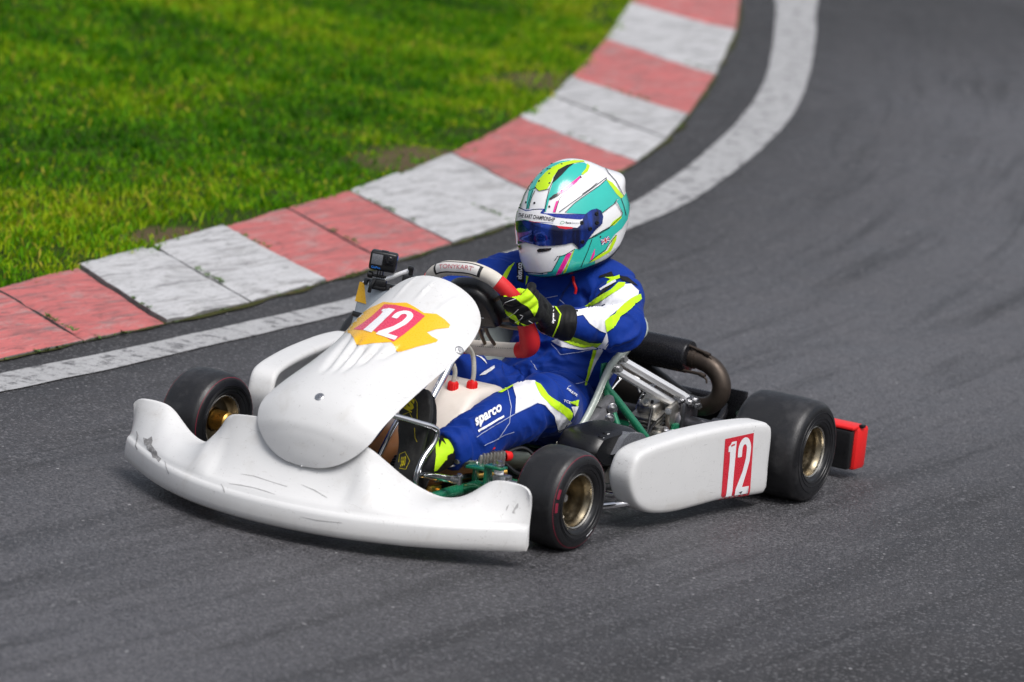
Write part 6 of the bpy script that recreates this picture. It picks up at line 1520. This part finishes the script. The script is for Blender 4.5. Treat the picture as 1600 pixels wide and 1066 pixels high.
# ---- gloves
def fist(left=True):
    """left hand closed on the rim: fingers curl round the front, thumb along the driver's side"""
    sg = 1 if left else -1
    yl = .040 if left else .020
    O = W3(sg*.1415, yl); T = b2; Oo = a2*sg; Fr = -Nv
    wr = WRL if left else WRR
    g = MB()
    def P(al, ang, r): return O+T*al+(Oo*math.cos(ang)+Fr*math.sin(ang))*r
    fing = [(.035, .0108, 1.0), (.0120, .0112, 1.05), (-.0115, .0108, 1.02), (-.034, .0098, .9)]
    mcps = []
    for al, r_, ln in fing:
        mcp = P(al*1.08, R(-12), .050); mcps.append(mcp)
        pts = [P(al*1.05, R(-45), .052), mcp, P(al*1.04, R(22), .043), P(al, R(62), .0345), P(al*.98, R(108), .0290), P(al*.97, R(100+52*ln), .0275), P(al*.97, R(100+82*ln), .0272)]
        g.tube(pts, [r_*1.15, r_*1.22, r_*1.08, r_*1.16, r_*.98, r_*1.02, r_*.80], 14, n=30)
    # palm: from the knuckles back to the wrist, on the driver's side of the rim
    kn = sum(mcps, Vector())/4+T*.004
    back = P(0, R(-75), .050)
    wv = (wr-kn)
    rings = []
    for t, hw, th in ((-.02, .034, .012), (.12, .037, .016), (.4, .037, .019), (.7, .036, .021), (1.0, .031, .024), (1.25, .030, .027)):
        c = kn.lerp(wr, t) if t <= 1 else wr+wv*(t-1)
        c = c-Oo*.004+(-Fr)*.004*math.sin(min(1, max(0, t))*math.pi)
        ax_ = wv.normalized(); wdir = (T-ax_*T.dot(ax_)).normalized(); up_ = wdir.cross(ax_)
        rings.append([c+wdir*hw*math.copysign(abs(math.cos(a))**.8, math.cos(a))+up_*th*math.copysign(abs(math.sin(a))**.8, math.sin(a)) for a in [2*math.pi*k/24 for k in range(24)]])
    g.loft(rings)
    # heel of the hand and thumb
    base = kn.lerp(wr, .62)+T*.008
    g.tube([base, kn.lerp(wr, .38)+T*.016-Fr*.004, P(.006, R(-95), .038), P(.010, R(-125), .034), P(.012, R(-155), .0325), P(.012, R(-180), .032)], [.016, .0155, .0130, .0120, .0108, .0085], 14, n=24)
    g.tube([kn.lerp(wr, .15)-T*.030, kn.lerp(wr, .6)-T*.022], [.016, .018], 14)
    b, nr = remesh(g, .0022, 5, .5)
    for i, (p, n_) in enumerate(zip(list(b.v), nr)): b.v[i] = p+n_*(.0007*noise.noise(p*60)+.0004*noise.noise(p*160))
    return b, kn, mcps, P
gl, KNUCK, MCPS, GP = fist(True)
grr, _, _, _ = fist(False)
def cuff(w, e, kn):
    c = MB(); d_ = (e-w).normalized(); a0 = w-d_*.018
    c.tube([a0-d_*.016, a0-d_*.004, w+d_*.006, w+d_*.026, w+d_*.048, w+d_*.054], [.027, .034, .040, .045, .050, .048], 28, n=30)
    c2, nr = remesh(c, .003, 3)
    for i, (p, n_) in enumerate(zip(list(c2.v), nr)): c2.v[i] = p+n_*(.0016*math.sin((p-w).dot(d_)*260+3*noise.noise(p*18))*.6+.0014*noise.noise(p*35))
    return c2
# ---- shoes
def shoe(heel, toe, face, ank, name):
    heel, toe, ank = Vector(heel), Vector(toe), Vector(ank)
    L = (toe-heel); ln = L.length; L.normalize(); N = Vector(face); N = (N-L*N.dot(L)).normalized(); Wd = L.cross(N)
    st = [(-.02, .012), (.0, .026), (.08, .034), (.2, .035), (.4, .034), (.55, .040), (.70, .046), (.82, .043), (.92, .032), (.98, .018), (1.0, .006)]
    sole = MB(); rg = []
    for t, w_ in [(q.x, q.y) for q in crom([(t, w_, 0) for t, w_ in st], 50)]:
        t = max(-.02, t); w_ = max(.003, w_); c = heel+L*(t*ln)+N*(-.006*math.sin(max(0, min(1, (t-.15)/.4))*math.pi) + .0)-N*(.020*max(0, (t-.8)/.2)**2)
        rg.append([c+Wd*w_*a+N*b for a, b in ((-1, -.016), (-1.03, -.006), (-.97, .001), (-.8, .003), (0, .003), (.8, .003), (.97, .001), (1.03, -.006), (1, -.016), (0, -.018))])
    sole.loft(rg)
    up_ = MB(); rg = []
    hs_ = [(0, .03, .060), (.06, .034, .078), (.16, .036, .085), (.28, .035, .088), (.42, .035, .074), (.56, .040, .060), (.70, .045, .050), (.84, .041, .040), (.94, .028, .028), (.985, .012, .015)]
    for t, w_, h_ in hs_:
        c = heel+L*(t*ln)-N*.012-N*(.020*max(0, (t-.8)/.2)**2)
        rg.append([c+Wd*w_*.97*math.copysign(abs(math.cos(a))**.7, math.cos(a))-N*(h_*.5-h_*.5*math.copysign(abs(math.sin(a))**.8, math.sin(a))) for a in [2*math.pi*k/24 for k in range(24)]])
    up_.loft(rg)
    a0 = heel+L*(.20*ln)-N*.055
    up_.tube([a0, a0.lerp(ank, .6), ank, ank+(ank-a0)*.35], [.034, .038, .042, .043], 24, n=14)
    b, nr = remesh(up_, .0032, 5)
    for i, (p, n_) in enumerate(zip(list(b.v), nr)): b.v[i] = p+n_*(.0010*noise.noise(p*35)+.0008*math.sin(p.dot(L)*330+2*noise.noise(p*20))*max(0, noise.noise(p*9)))
    return sole, b, (heel, L, N, Wd, ln)
soleL, upL, SHF = shoe((1.150, .098, .085), (1.080, .078, .333), (.93, -.02, .22), ANL, 'shoe')
soleR, upR, SHR_ = shoe((1.13, -.165, .085), (1.10, -.155, .325), (.93, .02, .2), ANR, 'shoe')
# ---- put the driver together
person = suit.build('person', SUIT, None, ang=75)
tag(person, 'person in a blue, white and lime racing suit sitting in the kart and steering', 'person')
helmet = helm.build('helmet', [M['h_white'], M['h_teal'], M['h_lime'], M['h_pink'], M['h_black'], M['h_red'], M['h_blue']], person, ang=60)
helmet['label'] = 'white and turquoise full face helmet with lime and magenta flashes'
trim.build('helmet_trim', M['black'], helmet); plugs.build('vent_plug', M['h_black'], helmet)
visor = vis.build('visor', [M['visor']], helmet, ang=60); visor['label'] = 'blue mirrored visor with a white name strip'
M['v_green'] = mat('green_print', (.03, .30, .12), .3); M['v_grey'] = mat('grey_print', (.25, .26, .3), .3)
vst.build('visor_strip', [M['sticker_white'], M['sticker_black'], M['h_blue'], M['h_red'], M['v_grey'], M['v_green']], helmet)
vbo.build('visor_screw', M['blackmetal'], helmet)
GM = [M['glove_black'], M['lime'], M['suit_print']]
cL = cuff(WRL, ELL, None); cR = cuff(WRR, ELR, None)
glv, cfv = gl.bvh(), cL.bvh()
gl.fixn = False; cL.fixn = False
both = MB(); both.merge(gl); both.merge(cL); bv = both.bvh()
for nm in ('g_lime_back', 'g_lime_pat', 'g_lime_pat2'): decal(gl, glv, QUARTER, G[nm], .0010, .0025, 1)
for i in range(3): decal(cL, cfv, QUARTER, line_poly(G['g_lime_line_%d' % i], .0035), .0010, .004, 1)
for i in range(5): decal(gl, bv, QUARTER, line_poly(G['g_pipe_%d' % i], .0012), .0014, .004, 2)
text_decal(cL, cfv, QUARTER, 'sparco', *G['g_text'], .0016, 2, .03); 
glove = gl.build('glove', GM, person, ang=75); glove['label'] = 'black and lime glove gripping the near side of the steering wheel'
cL.build('glove_cuff', GM, glove, ang=75)
glove2 = grr.build('glove', GM, person, ang=75); cR.build('glove_cuff', GM, glove2, ang=75)
lb_ = upL.bvh(); upL.fixn = False
for nm, mi in (('shoe_lime', 1), ('shoe_star', 0), ('shoe_star2', 0)): decal(upL, lb_, QUARTER, G[nm], .001 if mi else .0018, .004, mi)
sbv = soleL.bvh(); soleL.fixn = True
prn = MB(); prn.fixn = False
for i in range(4): decal(prn, sbv, QUARTER, line_poly(G['sole_line_%d' % i], .0013), .0008, .004, 0)
decal(prn, sbv, QUARTER, G['sole_bar'], .0009, .004, 0); text_decal(prn, sbv, QUARTER, 'S', *G['sole_s'], .0010, 0, .06); text_decal(prn, sbv, QUARTER, 'S60', *G['sole_t'], .0010, 0, .02)
sh = upL.build('shoe', GM, person, ang=75); sh['label'] = 'black and lime shoe with its sole towards the camera'
sl_ = soleL.build('sole', [M['shoe_sole'], M['sole_yellow']], sh, ang=50); prn.build('sole_print', M['sole_yellow'], sh)
lc = MB(); hl, L_, N_, W_, ln_ = SHF
for k in range(5):
    c = hl+L_*(ln_*(.42+.09*k))-N_*(.088-.010*k); lc.tube([c+W_*.03-N_*-.012, c+W_*.012-N_*.002, c-W_*.012-N_*.002, c-W_*.03-N_*-.012], .0022, 8, n=10)
lc.build('lace', M['glove_black'], sh)
sh2 = upR.build('shoe', GM, person, ang=75); soleR.build('sole', [M['shoe_sole'], M['sole_yellow']], sh2, ang=50)
zp = MB(); a = drop(bodyv, QUARTER, *G['s_zip'][0], .004, 0)[0]
zp.tube([a, a+Vector((.012, .010, -.012)), a+Vector((.010, .018, -.028)), a+Vector((.008, .016, -.042))], .0038, 10, n=10); zp.build('zip_pull', M['red_plastic'], person)
# nose number and bumper marks
nk = MB(); nk.fixn = False
decal(nk, nbv, QUARTER, G['n_yellow'], .0010, .006, 0); decal(nk, nbv, QUARTER, G['n_red'], .0016, .006, 1)
q4 = G['n_quad']; qn = quad(*q4)
decal(nk, nbv, QUARTER, [qn(u, v) for u, v in ONE], .0024, .006, 2); decal(nk, nbv, QUARTER, [qn(u, v) for u, v in TWO], .0024, .006, 2)
ns = nk.build('number_sticker', [M['sticker_yellow'], M['sticker_pink'], M['sticker_white']], nose); ns['label'] = 'yellow flash sticker with white 12 on red'
M['scar'] = mat('scraped_plastic', (.20, .195, .195), .7, var=.5, vs=60, dirt=((.5, .5, .5), 60, .5, .8))
M['scratch'] = mat('scratched_plastic', (.34, .335, .335), .6, var=.3, vs=80)
mk = MB(); mk.fixn = False
decal(mk, fbb, QUARTER, G['f_scar'], .0007, .004, 0)
for nm, s_ in (('f_scr1', 1), ('f_scr2', .9), ('f_scr3', 1.2), ('f_scr4', 2.2), ('f_scr5', 1.4), ('f_scr6', .7), ('f_scr7', .8), ('w_scr1', 3.2), ('w_scr2', 1.6)): decal(mk, fbb, QUARTER, line_poly(G[nm], [s_*q for q in [.0006, .0022, .0012, .0018, .0004][:len(G[nm])]]), .0007, .003, 1)
mk.build('scrape', [M['scar'], M['scratch']], front_bumper)
# ---- action camera on its clamp, fixed to the top of the radiator (a thing of its own)
M['glass_dark'] = mat('dark_lens_glass', (.004, .004, .006), .06, coat=1)
acr = empty('action_camera', (.742, -.262, .545), 'small black action camera on a folding clamp above the radiator', 'camera')
aq = Matrix.Rotation(R(24), 3, 'Z') @ Matrix.Rotation(R(-4), 3, 'X')
def cp_(x, y, z): return Vector((.742, -.262, .568))+aq @ Vector((x, y, z))
b = MB(); b.box(cp_(0, 0, 0), (.034, .072, .052), aq, .007, seg=3); b.build('body', M['black'], acr)
b = MB(); b.box(cp_(.0175, .016, .008), (.006, .028, .028), aq, .003); b.rod(cp_(.018, .016, .008), cp_(.024, .016, .008), .011, 24, ch=.002); b.build('lens_ring', M['blackmetal'], acr)
b = MB(); b.lathe([(.0001, .0012), (.0075, .0004), (.0082, -.001)], cp_(.0242, .016, .008), aq @ Vector((1, 0, 0)), 24); b.build('lens', M['glass_dark'], acr)
b = MB(); b.box(cp_(.0172, -.016, .004), (.002, .029, .028), aq, .002); b.build('front_screen', M['lens'], acr)
M['print_blue'] = mat('blue_print', (.015, .17, .62), .35)
b = MB(); tv, tf = text_tris('GoPro', .02)
b.add([cp_(.0178, -.028+.024*x, -.0205+.006*y) for x, y in tv], tf); b.box(cp_(.0, .0362, .014), (.012, .0008, .010), aq, 0); b.build('body_print', M['print_blue'], acr)
b = MB(); b.box(cp_(-.001, 0, .0262), (.014, .018, .003), aq, .001); b.build('shutter_button', M['blackmetal'], acr)
b = MB()
for y in (-.007, 0, .007): b.prism([(-.010, -.046), (.010, -.046), (.010, -.026), (-.010, -.026)], cp_(0, y-.0016, 0), aq @ Vector((1, 0, 0)), aq @ Vector((0, 0, 1)), .003, .0006)
b.rod(cp_(0, -.034, -.042), cp_(0, .014, -.042), .004, 12); b.rod(cp_(0, -.036, -.042), cp_(0, -.022, -.042), .0095, 14, ch=.002)
b.box(cp_(0, 0, -.060), (.026, .036, .022), aq, .004); b.box(cp_(-.012, .004, -.072), (.05, .045, .012), aq, .003); b.tube([cp_(.012, -.014, -.050), cp_(.020, -.020, -.068), cp_(.016, -.022, -.086)], .005, 8, n=8)
b.build('clamp', M['black'], acr)
b = MB(); b.tube([cp_(0, .012, -.048), cp_(-.004, .070, -.014)], .0065, 8, flat=(1, .5)); b.build('brace_arm', M['brush'], acr)
b = MB(); b.box(cp_(-.004, .080, -.040), (.030, .046, .032), aq, .003); b.rod(cp_(-.004, .076, -.026), cp_(-.004, .076, -.004), .006, 10); b.box(cp_(-.004, .074, -.006), (.016, .014, .012), aq, .003); b.build('counter_clamp', M['black'], acr)
